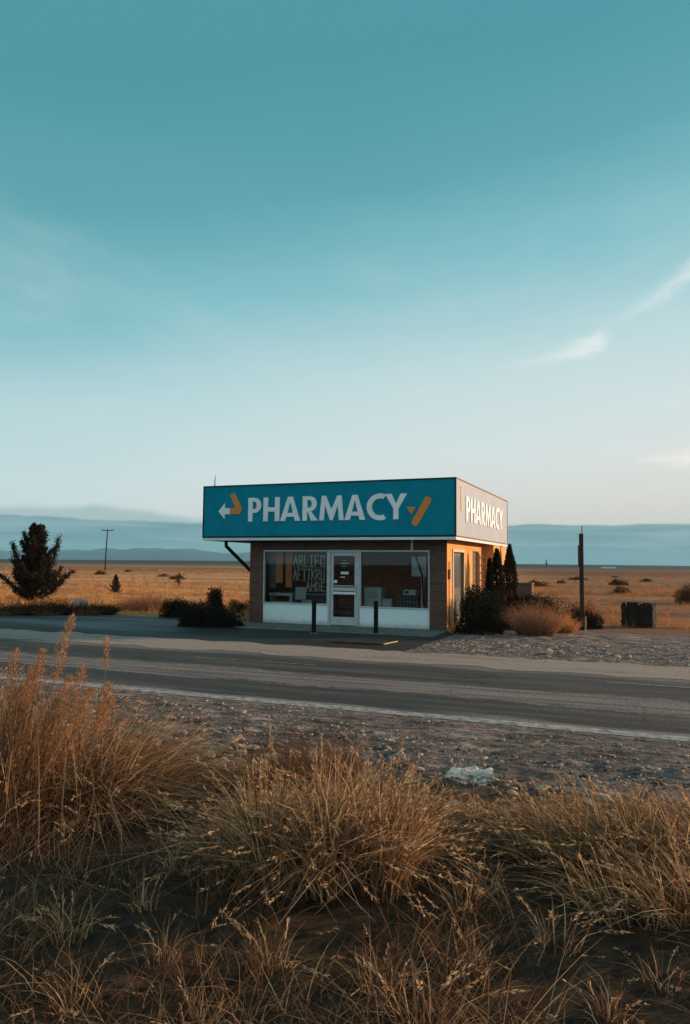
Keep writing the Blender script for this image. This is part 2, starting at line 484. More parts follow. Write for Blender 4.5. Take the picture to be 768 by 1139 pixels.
M_teal = simple('teal_sign_paint', lin(0, 130, 152), .7, .10, 2.0, .03, c2=lin(0, 119, 142), spec=.12)
M_black = simple('black_trim', (.012, .012, .013), .5, .2, 4, .1)
M_letter = simple('sign_letters', lin(222, 232, 234), .5, .12, 9, .05)
M_white = simple('white_paint', (.60, .76, .78), .55, .14, 3, .06)
def panel_mat():
    m, nt, g, b = new_mat('scuffed_white_panel')
    x, y, z = g.sep(g.coord()); n = g.noise(g.comb(x * 3, y, z * 9), 1.5, 7, .7)
    c = g.mix(n.step(.45, .75) * .35, (.60, .76, .78), (.40, .50, .50))
    drip = g.noise(g.comb(x * 14, y, z * .9), 1.0, 5, .6).step(.58, .75) * .3
    c = g.mix(drip, c, (.34, .36, .34))
    splash = (z + (g.noise(g.comb(x * 6, y, z * 6), 1., 6, .7) - .5) * .25).step(.20, .04) * .6
    c = g.mix(splash, c, (.25, .23, .20))
    put(nt, b.inputs['Base Color'], c); put(nt, b.inputs['Roughness'], .55); return m
M_panel = panel_mat()
M_greyface = simple('grey_sign_face', lin(152, 166, 182), .5, .10, 1.6, .05)
M_orange = simple('orange_sign_paint', lin(206, 134, 62), .55, .15, 8, .05)
M_paleorange = simple('pale_orange_paint', lin(196, 172, 156), .55, .15, 8, .05)
M_alu = simple('aluminium', lin(176, 186, 188), .42, .15, 6, .05, metal=.35)
M_roof = simple('roof_felt', (.09, .09, .09), .9, .3, 2, .3)
M_soffit = simple('soffit_boards', (.10, .085, .07), .8, .3, 3, .2)
M_concrete = simple('pavement_concrete', lin(100, 104, 102), .85, .25, 2.5, .35, c2=lin(74, 77, 76))
M_darkdoor = simple('dark_door_paint', (.075, .07, .07), .5, .25, 4, .1)
M_inwall = simple('inner_wall', lin(120, 98, 84), .85, .2, 2, .05)
M_incurtain = simple('amber_curtain', lin(240, 160, 104), .9, .15, 6, .2, stretch=(5, 5, .6))
M_infloor = simple('inner_floor', lin(96, 88, 82), .6, .2, 2, .05)
M_tealwhite = simple('pale_plastic', lin(206, 216, 216), .5, .12, 5, .05)
M_rubber = simple('dark_steel', (.012, .011, .011), .9, .3, 8, .1, spec=.08)
def glass():
    m = D.materials.new('window_glass'); m.use_nodes = True; nt = m.node_tree
    nt.nodes.remove(nt.nodes['Principled BSDF']); out = nt.nodes['Material Output']
    t = nt.nodes.new('ShaderNodeBsdfTransparent'); t.inputs[0].default_value = (.80, .84, .84, 1)
    gl = nt.nodes.new('ShaderNodeBsdfGlossy'); gl.inputs['Roughness'].default_value = .02
    fr = nt.nodes.new('ShaderNodeFresnel'); fr.inputs[0].default_value = 1.45
    mx = nt.nodes.new('ShaderNodeMixShader'); nt.links.new(fr.outputs[0], mx.inputs[0])
    nt.links.new(t.outputs[0], mx.inputs[1]); nt.links.new(gl.outputs[0], mx.inputs[2]); nt.links.new(mx.outputs[0], out.inputs[0])
    return m
M_glass = glass()

# ------------------------------------------------------------------ the shop
shop = empty('pharmacy_building', P1, -A, 'low brown brick pharmacy with a deep overhanging teal roof sign, alone by the road', 'building')
WH = 2.36; TH = .2
def wall_with_openings(axis, lo, hi, z0, z1, t0, t1, holes):
    """axis 'x': wall runs along local x between y=t0..t1; holes = (a0,a1,z0,z1) not overlapping in a"""
    mb = MB()
    def bx(a0, a1, za, zb):
        if a1 - a0 < 1e-4 or zb - za < 1e-4: return
        if axis == 'x': mb.box(a0, a1, t0, t1, za, zb)
        else: mb.box(t0, t1, a0, a1, za, zb)
    cur = lo
    for (a0, a1, h0, h1) in sorted(holes):
        bx(cur, a0, z0, z1); bx(a0, a1, z0, h0); bx(a0, a1, h1, z1); cur = a1
    bx(cur, hi, z0, z1)
    return mb
WX0, WX1 = -5.39, -.465
wall_with_openings('x', -5.80, -.002, -.02, WH, .0, TH, [(WX0, WX1, .03, 2.10)]).build('wall', M_brick, shop)['label'] = 'dark brown brick front wall'
sw = wall_with_openings('y', .003, 4.45, -.02, WH, -TH - .001, 0, [(.60, 1.80, .10, 2.06), (3.05, 3.75, .9, 2.10)])
sw.build('wall', M_tan, shop)['label'] = 'sunlit tan rendered side wall'
mb = MB(); mb.box(-.6, .33, 4.452, 6.60, -.02, WH); mb.build('rear_wing', M_tan, shop)
mb = MB(); mb.box(-5.80, -.602, 6.4, 6.6, -.02, WH); mb.box(-5.80, -5.6, TH + .002, 6.398, -.02, WH); mb.build('wall', M_brick, shop)['label'] = 'unlit brown brick back and left walls'
# roof slab / sign box
FX0, FX1, FY0, FY1, FZ0, FZ1 = -7.09, .36, -.50, 6.75, 2.345, 3.92
mb = MB(); mb.box(FX0 + .03, FX1 - .03, FY0 + .03, FY1 - .03, FZ0 + .012, FZ0 + .06); mb.build('soffit', M_soffit, shop)
sign = MB()
sign.box(FX0 + .02, FX1 - .02, FY0 + .02, FY1 - .02, 2.455, FZ1 - .03).build('roof_sign', M_roof, shop)
sign = [o for o in shop.children if o.name.startswith('roof_sign')][0]
# lower pale band
mb = MB()
for (a, b_, c, d) in ((FX0, FX1, FY0, FY0 + .05), (FX0, FX1, FY1 - .05, FY1)): mb.box(a, b_, c, d, FZ0, 2.42)
mb.box(FX0, FX0 + .05, FY0 + .052, FY1 - .052, FZ0, 2.42); mb.box(FX1 - .05, FX1, FY0 + .052, FY1 - .052, FZ0, 2.42)
mb.build('fascia_band', M_white, sign, bevel=.006)
# dark edge trim (top, bottom, corners)
mb = MB()
for z0, z1 in ((2.423, 2.468), (FZ1 - .04, FZ1)):
    mb.box(FX0 - .01, FX1 + .01, FY0 - .012, FY0 + .018, z0, z1)
    mb.box(FX0 - .01, FX1 + .01, FY1 - .018, FY1 + .012, z0, z1)
    mb.box(FX0 - .01, FX0 + .018, FY0 + .020, FY1 - .020, z0, z1)
mb.box(FX1 - .035, FX1 + .01, FY0 - .012, FY0 + .018, 2.469, FZ1 - .041)
mb.box(FX0 - .01, FX0 + .03, FY0 - .012, FY0 + .018, 2.469, FZ1 - .041)
mb.build('edge_trim', M_black, sign)
M_rust = simple('rusty_trim', lin(120, 72, 50), .6, .4, 5, .1)
mb = MB()
for z0, z1 in ((2.423, 2.455), (FZ1 - .032, FZ1)):
    mb.box(FX1 - .018, FX1 + .011, FY0 + .020, FY1 - .020, z0, z1)
mb.box(FX1 - .018, FX1 + .011, FY1 - .05, FY1 - .021, 2.456, FZ1 - .033)
mb.build('edge_trim', M_rust, sign)['label'] = 'rust brown trim round the grey side face'
mb = MB(); mb.box(FX0 + .03, FX1 - .036, FY0, FY0 + .018, 2.469, FZ1 - .041); mb.build('sign_face', M_teal, sign)['label'] = 'teal front face'
mb = MB(); mb.box(FX1 - .018, FX1, FY0 + .020, FY1 - .052, 2.457, FZ1 - .034); mb.build('sign_face', M_greyface, sign)['label'] = 'pale grey side face'
mb = MB(); mb.box(FX0, FX0 + .018, FY0 + .022, FY1 - .022, 2.469, FZ1 - .041); mb.build('sign_face', M_teal, sign)

# letters --------------------------------------------------------
def arc(cx, cy, rx, ry, a0, a1, n=14):
    return [(cx + rx * math.cos(R(a0 + (a1 - a0) * i / n)), cy + ry * math.sin(R(a0 + (a1 - a0) * i / n))) for i in range(n + 1)]
def glyph(ch, w, t):
    if ch == 'P' or ch == 'R':
        h1 = .36 if ch == 'P' else .38; r = (1 - h1) / 2; cx = w - r * .98; cy = 1 - r; tt = .155
        hole = [(t, 1 - tt)] + arc(cx - .02, cy, r - t * .92, r - tt, 90, -90) + [(t, h1 + tt)]
        if ch == 'P': out = [(0, 0), (t, 0), (t, h1)] + arc(cx, cy, r, r, -90, 90) + [(0, 1)]
        else: out = [(0, 0), (t, 0), (t, .37), (t + .03, .37), (w - t * 1.15, 0), (w + .07, 0), (cx + .05, h1 + .01)] + arc(cx, cy, r, r, -72, 90) + [(0, 1)]
        return [out, hole]
    if ch == 'H': return [[(0,0),(t,0),(t,.40),(w-t,.40),(w-t,0),(w,0),(w,1),(w-t,1),(w-t,.58),(t,.58),(t,1),(0,1)]]
    if ch == 'A':
        f = t * 1.12; yi = .80; X = lambda y: f + (w/2 - f) * y / yi; a = t * .52
        return [[(0,0),(f,0),(X(.17),.17),(w-X(.17),.17),(w-f,0),(w,0),(w/2+a,1),(w/2-a,1)], [(X(.33),.33),(w/2,yi),(w-X(.33),.33)]]
    if ch == 'M':
        k = .10 * w
        return [[(0,0),(t*.98,0),(t+.05,.60),(w/2-.06,0),(w/2+.06,0),(w-t-.05,.60),(w-t*.98,0),(w,0),(w-k,1),(w-k-t*.85,1),(w/2,.44),(k+t*.85,1),(k,1)]]
    if ch == 'C':
        ro, ri = w * .74, w * .74 - t * 1.02; c = ro
        o = arc(c, .5, ro, .53, 62, 298, 26); i = arc(c, .5, ri, .53 - t * .92, 294, 66, 26)
        return [o + i]
    if ch == 'Y': return [[(w/2-t/2,0),(w/2+t/2,0),(w/2+t/2,.42),(w,1),(w-t*1.22,1),(w/2,.62),(t*1.22,1),(0,1),(w/2-t/2,.42)]]
def poly_mesh(name, loops, depth):
    cu = D.curves.new(name, 'CURVE'); cu.dimensions = '2D'; cu.fill_mode = 'BOTH'; cu.extrude = depth / 2
    for lp in loops:
        sp = cu.splines.new('POLY'); sp.points.add(len(lp) - 1)
        for p, (x, y) in zip(sp.points, lp): p.co = (x, y, 0, 1)
        sp.use_cyclic_u = True
    ob = D.objects.new('tmp', cu); COL.objects.link(ob)
    dg = bpy.context.evaluated_depsgraph_get()
    me = D.meshes.new_from_object(ob.evaluated_get(dg)); D.objects.remove(ob); D.curves.remove(cu)
    me.name = name; return me
HT = .665
front = [('P', -5.595, .41), ('H', -5.11, .505), ('A', -4.585, .62), ('R', -3.90, .42), ('M', -3.40, .72), ('A', -2.665, .60), ('C', -2.03, .50), ('Y', -1.52, .60)]
def place_flat(name, loops, side_face, m, parent, depth=.02, mapf=None):
    """loops in sign coordinates (along, z)"""
    me = poly_mesh(name, loops, depth)
    if side_face: M4 = Matrix(((0,0,1,FX1 + depth/2 + .001), (1,0,0,0), (0,1,0,0), (0,0,0,1)))
    else: M4 = Matrix(((1,0,0,0), (0,0,1,FY0 - depth/2 - .001), (0,1,0,0), (0,0,0,1)))
    me.transform(M4); bm = bmesh.new(); bm.from_mesh(me); bmesh.ops.recalc_face_normals(bm, faces=bm.faces); bm.to_mesh(me); bm.free()
    return link(name, me, m, parent)
M_sideletter = simple('side_letters', (.80, .86, .94), .5, .08, 8, .05)
for ch, x0, w in front:
    z0 = 2.875
    lp = [[(x0 + px * HT, z0 + py * HT) for px, py in l] for l in glyph(ch, w / HT, .215)]
    place_flat('letter', lp, False, M_letter, sign)
for ch, x0, w in front:
    k = 1.12; y0 = .55 + (x0 + 5.595) * k
    lp = [[(y0 + px * HT * k, 2.87 + py * HT) for px, py in l] for l in glyph(ch, w / HT, .215)]
    place_flat('letter', lp, True, M_sideletter, sign)
place_flat('arrow_mark', [[(-6.57, 3.18), (-6.36, 2.955), (-6.36, 3.09), (-6.195, 3.09), (-6.195, 3.265), (-6.36, 3.265), (-6.36, 3.41)]], False, M_letter, sign)
place_flat('hook_mark', [[(-6.193, 3.09), (-5.87, 3.09), (-5.80, 3.20), (-5.80, 3.26), (-6.03, 3.66), (-6.09, 3.70), (-6.17, 3.66), (-6.17, 3.60), (-6.03, 3.30), (-6.04, 3.265), (-6.193, 3.265)]], False, M_orange, sign)
place_flat('triangle_mark', [[(-.925, 3.19), (-.805, 2.985), (-.685, 3.18)]], False, M_orange, sign)
def capsule(x0, z0, x1, z1, r):
    an = math.degrees(math.atan2(z1 - z0, x1 - x0))
    return arc(x1, z1, r, r, an - 90, an + 90, 8) + arc(x0, z0, r, r, an + 90, an + 270, 8)
place_flat('stick_mark', [capsule(-.70, 2.79, -.37, 3.35, .095)], False, M_orange, sign)
place_flat('strip_mark', [[(.0, 3.12), (.17, 3.12), (.17, 3.74), (.0, 3.74)]], True, M_paleorange, sign, .012)

# shop front: windows, panels, door ----------------------------------
def frame_mb(x0, x1, z0, z1, w, y0, y1, wb=None):
    mb = MB(); wb = wb or w
    mb.box(x0, x1, y0, y1, z1 - w, z1); mb.box(x0, x1, y0, y1, z0, z0 + wb)
    mb.box(x0, x0 + w, y0 + .001, y1 - .001, z0 + wb, z1 - w); mb.box(x1 - w, x1, y0 + .001, y1 - .001, z0 + wb, z1 - w)
    return mb
GY = .09
def window(x0, x1, z0, z1):
    f = frame_mb(x0, x1, z0, z1, .045, .03, .12).build('window', M_alu, shop, bevel=.004)
    mb = MB(); mb.box(x0 + .044, x1 - .044, GY - .003, GY + .003, z0 + .044, z1 - .044); mb.build('pane', M_glass, f)
    return f
w1o = window(-5.388, -3.352, .565, 2.09)
w2o = window(-2.44, -.467, .535, 2.09)
for a, b_, zt in ((-5.388, -3.352, .563), (-2.44, -.467, .533)):
    mb = MB(); mb.box(a + .01, b_ - .01, .045, .115, .035, zt)
    if a > -3: mb.box(b_ - .5, b_ - .3, .042, .046, .33, .335, 0)
    mb.build('kick_panel', M_panel, shop, bevel=.003)
fd = frame_mb(-3.350, -2.442, .032, 2.092, .055, .02, .13, .001).build('door_frame', M_alu, shop, bevel=.004)
dr = MB(); X0, X1 = -3.293, -2.499
dr.box(X0, X0 + .085, .055, .10, .05, 2.03); dr.box(X1 - .085, X1, .055, .10, .05, 2.03)
dr.box(X0 + .085, X1 - .085, .056, .099, 1.93, 2.03); dr.box(X0 + .085, X1 - .085, .056, .099, .98, 1.07); dr.box(X0 + .085, X1 - .085, .056, .099, .05, .27)
door = dr.build('door', M_alu, shop, bevel=.004)
for z0, z1 in ((.271, .979), (1.071, 1.929)):
    mb = MB(); mb.box(X0 + .083, X1 - .083, .074, .080, z0, z1); mb.build('pane', M_glass, door)
mb = MB(); mb.box(X0 + .10, X1 - .03, .012, .034, .885, .955); mb.box(X0 + .12, X0 + .15, .034, .056, .90, .94); mb.box(X1 - .07, X1 - .04, .034, .056, .90, .94)
mb.build('push_bar', M_tealwhite, door, bevel=.004)
mb = MB(); mb.box(X1 - .055, X1 - .025, .02, .055, .80, 1.12); mb.build('handle', M_alu, door, bevel=.006)
mb = MB(); mb.box(X0 + .105, X1 - .10, .045, .0545, 1.10, 1.125); mb.build('cross_rail', M_alu, door)
mb = MB()
cx = (X0 + X1) / 2
for (a, b_, z0, z1) in ((cx - .05, cx + .07, 1.795, 1.803), (cx - .11, cx + .12, 1.715, 1.732), (cx - .06, cx + .06, 1.648, 1.655), (cx - .10, cx + .13, 1.43, 1.50), (cx - .11, cx - .05, 1.34, 1.365), (cx - .04, cx + .02, 1.34, 1.365), (X0 + .09, X0 + .19, 1.19, 1.27)):
    mb = MB(); mb.box(a, b_, .0725, .0735, z0, z1); mb.build('door_notice', M_tealwhite, door)
mb = MB(); mb.box(X1 + .02, X1 + .05, .012, .02, 1.66, 1.70); mb.build('door_bell', M_tealwhite, shop)

# window lettering, hand painted in outline on the left pane
M_glasspaint = simple('window_lettering_paint', lin(214, 224, 220), .7, .2, 20, .0)
STROKES = {
 'A': [((0,0),(.5,1)),((.5,1),(1,0)),((.2,.4),(.8,.4))], 'R': [((0,0),(0,1)),((0,1),(.8,1)),((.8,1),(.8,.55)),((.8,.55),(0,.5)),((.3,.5),(1,0))],
 'P': [((0,0),(0,1)),((0,1),(.9,1)),((.9,1),(.9,.5)),((.9,.5),(0,.5))], 'L': [((0,1),(0,0)),((0,0),(.8,0))], 'I': [((.5,0),(.5,1)),((.2,1),(.8,1)),((.2,0),(.8,0))],
 'F': [((0,0),(0,1)),((0,1),(.9,1)),((0,.5),(.7,.5))], 'C': [((.95,1),(.1,1)),((.1,1),(.1,0)),((.1,0),(.95,0)),((.95,0),(.95,.25)),((.95,1),(.95,.75))],
 'T': [((.5,0),(.5,1)),((0,1),(1,1))], 'K': [((0,0),(0,1)),((0,.45),(.9,1)),((.2,.5),(1,0))], 'U': [((0,1),(0,0)),((0,0),(.9,0)),((.9,0),(.9,1))],
 'N': [((0,0),(0,1)),((0,1),(.9,0)),((.9,0),(.9,1))], 'D': [((0,0),(0,1)),((0,1),(.8,.85)),((.8,.85),(.8,.15)),((.8,.15),(0,0))], 'M': [((0,0),(0,1)),((0,1),(.5,.4)),((.5,.4),(1,1)),((1,1),(1,0))],
 'E': [((0,0),(0,1)),((0,1),(.8,1)),((0,.5),(.7,.5)),((0,0),(.8,0))], ' ': []}
def stroke_text(txt, x0, x1, z0, z1, y, th, parent, m):
    mb = MB(); n = len(txt); cw = (x1 - x0) / n
    for i, ch in enumerate(txt):
        for (a, b_) in STROKES[ch]:
            ax, az = x0 + cw * (i + .08 + a[0] * .74), z0 + (z1 - z0) * a[1]
            bx, bz = x0 + cw * (i + .08 + b_[0] * .74), z0 + (z1 - z0) * b_[1]
            dx, dz = bx - ax, bz - az; l = math.hypot(dx, dz) or 1; nx, nz = -dz / l * th, dx / l * th
            ex, ez = dx / l * th, dz / l * th
            mb.face([(ax + nx - ex, y, az + nz - ez), (bx + nx + ex, y, bz + nz + ez), (bx - nx + ex, y, bz - nz + ez), (ax - nx - ex, y, az - nz - ez)])
    return mb.build('window_lettering', m, parent)
stroke_text('ARLIFC', -4.46, -3.47, 1.64, 1.93, GY + .006, .015, w1o, M_glasspaint)
stroke_text('AFTTKRU', -4.46, -3.47, 1.27, 1.55, GY + .0065, .014, w1o, M_glasspaint)
stroke_text('AMDE', -4.06, -3.45, .97, 1.19, GY + .007, .013, w1o, M_glasspaint)

# brace, downpipe, roof rod
mb = MB(); mb.tube([(-6.62, .02, 2.36), (-6.62, .02, 2.20), (-5.80, .02, 1.50)], .055, 8); mb.build('corner_brace', M_rubber, shop)
mb = MB(); mb.tube([(-.93, -.04, 2.36), (-.93, -.04, 2.09)], .035, 8); mb.build('drain_pipe', M_alu, shop)
mb = MB(); mb.tube([(-6.85, -.3, 3.88), (-6.85, -.3, 4.12), (-6.83, -.3, 4.24)], [.014, .012, .006], 6); mb.build('roof_rod', M_rubber, shop)
# side door and window on the sunlit wall
f = MB(); f.box(-.06, .03, .52, .60, .09, 2.14); f.box(-.06, .03, 1.80, 1.88, .09, 2.14); f.box(-.06, .032, .601, 1.799, 2.06, 2.14)
f.build('side_door_frame', simple('cream_frame', lin(214, 190, 158), .6, .15, 5, .05), shop, bevel=.004)
f = MB(); f.box(-.10, -.06, .603, 1.797, .10, 2.058); sdo = f.build('side_door', M_darkdoor, shop)
f = MB(); f.box(-.06, -.05, .75, 1.65, 1.1, 1.95); f.build('pane', simple('dim_glass', (.10, .11, .11), .15, .1, 3, 0, spec=.6), sdo)
sf = MB(); sf.box(-.05, .015, 2.98, 3.05, .86, 2.14); sf.box(-.05, .015, 3.75, 3.82, .86, 2.14); sf.box(-.05, .016, 3.051, 3.749, 2.10, 2.14); sf.box(-.05, .05, 3.051, 3.749, .86, .90)
swn = sf.build('side_window', M_darkdoor, shop)
sf = MB(); sf.box(-.08, -.07, 3.05, 3.75, .9, 2.1); sf.build('pane', simple('dusty_glass', (.30, .29, .28), .2, .2, 3, 0, spec=.6), swn)
# security bars / trellis by the side window
tr = MB()
for k in range(4): tr.tube([(.10, 3.5 + k * .26, .25), (.10, 3.5 + k * .26, 2.05)], .013, 6)
for k in range(8): tr.tube([(.12, 3.45, .35 + k * .23), (.12, 4.33, .35 + k * .23)], .011, 6)
tre = tr.build('trellis', M_darkdoor, None, loc=P1, rz=-A); tag(tre, 'dark narrow trellis leaning on the sunlit tan side wall', 'trellis')
mt = MB(); mt.box(.0, .05, .10, .20, 1.34, 1.60); mt.tube([(.02, .15, 1.60), (.02, .15, 1.80)], .012, 8); mt.tube([(.02, .15, 1.34), (.02, .15, .12)], .012, 8)
mo = mt.build('electric_meter', M_darkdoor, shop, bevel=.008)
# interior shell
mb = MB(); mb.box(-5.59, -.61, TH + .003, 4.0, .03, .06); mb.build('floor_slab', M_infloor, shop)
mb = MB(); mb.box(-5.59, -.61, 2.2, 2.3, .061, 2.30); mb.build('partition', M_inbrick, shop)
mb = MB(); mb.box(-5.59, -.21, TH + .003, 4.4, 2.301, 2.34); mb.build('ceiling', M_inwall, shop)
mb = MB(); mb.box(-.60, -.215, TH + .003, 4.4, .03, 2.30); mb.build('partition', M_inwall, shop)

def inside(name, s, d, label, cat, rz=0.0, z=.06):
    return empty(name, L(s, d, z), -A + rz, label, cat)
# amber curtains
for k, (s0, s1, zb) in enumerate(((-5.12, -4.90, 1.15), (-4.80, -4.60, 1.03))):
    mb = MB(); n = 14
    for i in range(n):
        x0 = s0 + (s1 - s0) * i / n; x1 = s0 + (s1 - s0) * (i + 1) / n
        y0 = .012 * math.sin(i * 1.9); y1 = .012 * math.sin((i + 1) * 1.9)
        mb.face([(x0, y0, zb), (x1, y1, zb), (x1, y1, 2.06), (x0, y0, 2.06)]); mb.face([(x0, y0 + .008, zb), (x0, y0 + .008, 2.06), (x1, y1 + .008, 2.06), (x1, y1 + .008, zb)])
    o = mb.build('curtain', M_incurtain, None, loc=L(0, .30, 0), rz=-A)
    tag(o, ['left amber curtain strip behind the shop window glass', 'right amber curtain strip, nearer the painted window lettering'][k], 'curtain', 'amber curtains in the left shop window')
mb = MB(); mb.box(-5.34, -5.13, -.01, .0, 1.0, 2.02); o = mb.build('window_blind', simple('grey_blind', lin(110, 118, 112), .8, .2, 6, .1), None, loc=L(0, .34), rz=-A); tag(o, 'grey green blind panel at the far left of the shop window', 'blind')
# bench
b0 = inside('display_bench', -5.0, .62, 'pale low display bench behind the left shop window', 'bench')
mb = MB(); mb.box(-.40, .40, -.18, .18, .72, .80); mb.build('bench_top', M_tealwhite, b0, bevel=.006)
mb = MB(); mb.box(-.38, .38, -.16, .16, .52, .55); mb.build('shelf', M_tealwhite, b0)
for x in (-.37, .33):
    mb = MB(); mb.box(x, x + .04, -.17, .17, 0, .72); mb.build('leg', M_alu, b0)
# white chair
c0 = inside('waiting_chair', -4.50, .50, 'pale tub chair tilted back behind the left shop window', 'chair', rz=.25)
mb = MB()
mb.v = []; mb.box(-.06, .26, -.10, -.05, .62, .98); mb.build('backrest', M_tealwhite, c0, bevel=.02)
mb = MB(); mb.box(-.22, .16, -.14, .26, .40, .52); mb.build('seat', M_tealwhite, c0, bevel=.02)
for x in (-.2, .1):
    for y in (-.12, .2):
        mb = MB(); mb.box(x, x + .06, y, y + .05, 0, .40); mb.build('leg', M_tealwhite, c0)
mb = MB(); mb.box(-.22, -.14, -.13, .25, .521, .82); mb.build('armrest', M_tealwhite, c0, bevel=.015)
# counter
k0 = inside('shop_counter', -3.90, .75, 'long dark counter with a bright teal top behind the lettering', 'counter')
mb = MB(); mb.box(-.55, .5, -.2, .2, .76, .80); mb.build('counter_top', simple('teal_laminate', lin(90, 190, 205), .4, .1, 5, 0), k0, bevel=.005)
mb = MB(); mb.box(-.53, .48, -.17, .18, .0, .759); mb.build('counter_body', M_darkdoor, k0)
for q_ in ((-.50, -.20, .50, .62), (.02, .42, .50, .53)):
    mb = MB(); mb.box(q_[0], q_[1], -.19, -.172, q_[2], q_[3]); mb.build('drawer', M_tealwhite, k0)
# right window stock
k1 = inside('display_cabinet', -2.14, .40, 'tall pale cabinet with louvres just right of the shop door', 'cabinet')
mb = MB(); mb.box(-.25, .25, -.12, .2, 0, 1.02); mb.build('cabinet_body', M_tealwhite, k1, bevel=.008)
mb = MB()
for z in (.86, .80, .74): mb.box(-.14, .12, -.128, -.121, z, z + .016)
mb.build('louvre', M_darkdoor, k1)
k2 = inside('carton', -1.75, .42, 'small pale carton between the cabinet and the wire rack', 'carton')
mb = MB(); mb.box(-.12, .14, -.1, .15, 0, .72); mb.build('carton_body', M_tealwhite, k2, bevel=.004)
k3 = inside('wire_rack', -1.16, .45, 'dark wire rack with shelves behind the right shop window', 'rack')
mb = MB()
for z in (.05, .30, .52, .66, .76, .84):
    mb.tube([(-.27, -.15, z), (.27, -.15, z)], .007, 5); mb.tube([(-.27, .15, z), (.27, .15, z)], .006, 5)
for i in range(7):
    x = -.27 + .09 * i; mb.tube([(x, -.15, 0), (x, -.15, .84)], .005, 5)
mb.build('rack_wires', M_alu, k3)
mb = MB(); mb.box(-.25, .25, -.12, .14, .0, .78); mb.build('rack_stock', M_darkdoor, k3)
k4 = inside('scale', -1.12, .45, 'pale boxy scale standing on top of the wire rack', 'scale', z=.90)
mb = MB(); mb.box(-.17, .17, -.1, .1, 0, .14); mb.build('scale_body', M_tealwhite, k4, bevel=.01)
mb = MB(); mb.box(-.12, -.02, -.11, -.101, .04, .11); mb.build('scale_dial', M_darkdoor, k4)
k5 = MB(); k5.box(-1.03, -.63, -.006, .006, 1.40, 1.93); k5.box(-1.0, -.66, -.009, -.007, 1.60, 1.61, 1); o = k5.build('poster', [M_tealwhite, M_darkdoor], None, loc=L(0, .26), rz=-A)
tag(o, 'pale hanging poster in the top right of the right shop window', 'poster')
k6 = MB(); k6.box(-.78, -.70, -.03, .03, .06, 1.40); o = k6.build('display_stand', M_tealwhite, None, loc=L(0, .34), rz=-A); tag(o, 'slim pale upright stand under the hanging poster', 'stand')
k7 = MB(); k7.tube([(-.98, 0, 2.29), (-.94, 0, 2.05), (-.72, 0, 1.42), (-.68, .0, .62)], .022, 8); o = k7.build('hanging_pipe', M_rubber, None, loc=L(0, .20), rz=-A); tag(o, 'dark crooked pipe hanging in front of the poster inside', 'pipe')
k7 = MB()
for (a, b_, z0, z1) in ((-4.55, -3.45, 1.59, 1.605), (-4.55, -3.45, 1.22, 1.235), (-4.2, -3.45, .93, .942)): k7.box(a, b_, 0, .01, z0, z1)
o = k7.build('shelf_rail', M_alu, shop); o.location = (0, .30, 0)

# pavement slab
mb = MB(); mb.box(-6.2, .05, -1.55, -.004, -.05, .03)
pv = mb.build('pavement', M_concrete, None, loc=P1, rz=-A, bevel=.012); tag(pv, kind='structure')

# ------------------------------------------------------------------ street things
M_postwood = simple('weathered_post_wood', lin(54, 43, 36), .9, .45, 10, .5, stretch=(1, 1, .12))
M_greywood = simple('grey_board_wood', lin(104, 92, 82), .9, .4, 10, .5, stretch=(1, 1, .12))
M_oldblack = simple('tarred_wood', lin(44, 37, 33), .9, .5, 10, .5, stretch=(1, 1, .15))
for i, (x, y, h, lb) in enumerate(((-.735, 18.16, .82, 'dark bollard left of the shop door, before the window corner'), (.785, 18.2, .80, 'dark bollard right of the shop door, before the right panel'))):
    e = empty('bollard', (x, y, 0), .1 * i, lb, 'bollard', 'steel bollards before the shop front')
    mb = MB(); mb.tube([(0, 0, -.05), (0, 0, h - .02), (0, 0, h)], [.055, .055, .048], 14); mb.build('bollard_shaft', M_rubber, e, smooth=False)
    mb = MB(); mb.tube([(0, 0, h), (0, 0, h + .018)], [.05, .03], 14); mb.build('cap', M_black, e)
    mb = MB(); mb.tube([(0, 0, 0), (0, 0, .03)], [.11, .09], 14); mb.build('foot', M_concrete, e)
# post
e = empty('roadside_post', (6.45, 20.07, 0), -.35, 'tall dark weathered post with a rod on top, right of the shop', 'post')
mb = MB(); mb.box(-.056, .056, -.055, .055, -.1, 2.60); mb.build('post_shaft', M_postwood, e, bevel=.012)
mb = MB(); mb.box(-.092, -.058, -.04, .04, 1.70, 2.28); mb.build('side_board', M_greywood, e, bevel=.004)
mb = MB(); mb.tube([(.02, 0, 2.6), (.02, 0, 2.80)], .012, 6); mb.build('rod', M_rubber, e)
mb = MB(); mb.tube([(0, 0, -.05), (.015, 0, .40)], .012, 6); o = mb.build('stake', simple('pale_stake', lin(190, 170, 150), .8, .2, 6, .1), None, loc=(6.30, 19.35, 0)); tag(o, 'thin pale stake in the dirt in front of the tall post', 'stake')
# slatted bin
e = empty('slatted_bin', (8.50, 21.35, 0), -.60, 'dark slatted wooden bin standing on open ground at the right', 'bin')
rr = random.Random(3)
def slats(n, axis, fix, lo, hi, side):
    mb = MB()
    for i in range(n):
        a = lo + (hi - lo) * i / n + .006; b_ = lo + (hi - lo) * (i + 1) / n - .006
        top = .64 + rr.uniform(-.02, .05); t = rr.uniform(-.006, .006); top -= (.10 if rr.random() < .2 else 0)
        if axis == 'x': mb.box(a, b_, fix + t, fix + t + .022, .02, top)
        else: mb.box(fix + t, fix + t + .022, a, b_, .02, top)
    return mb
for nm, mbx in (('front_slats', slats(9, 'x', -.28, -.40, .40, 0)), ('back_slats', slats(9, 'x', .26, -.40, .40, 0)), ('side_slats', slats(6, 'y', .405, -.27, .27, 0)), ('side_slats', slats(6, 'y', -.43, -.27, .27, 0))):
    mbx.build(nm, M_oldblack, e)
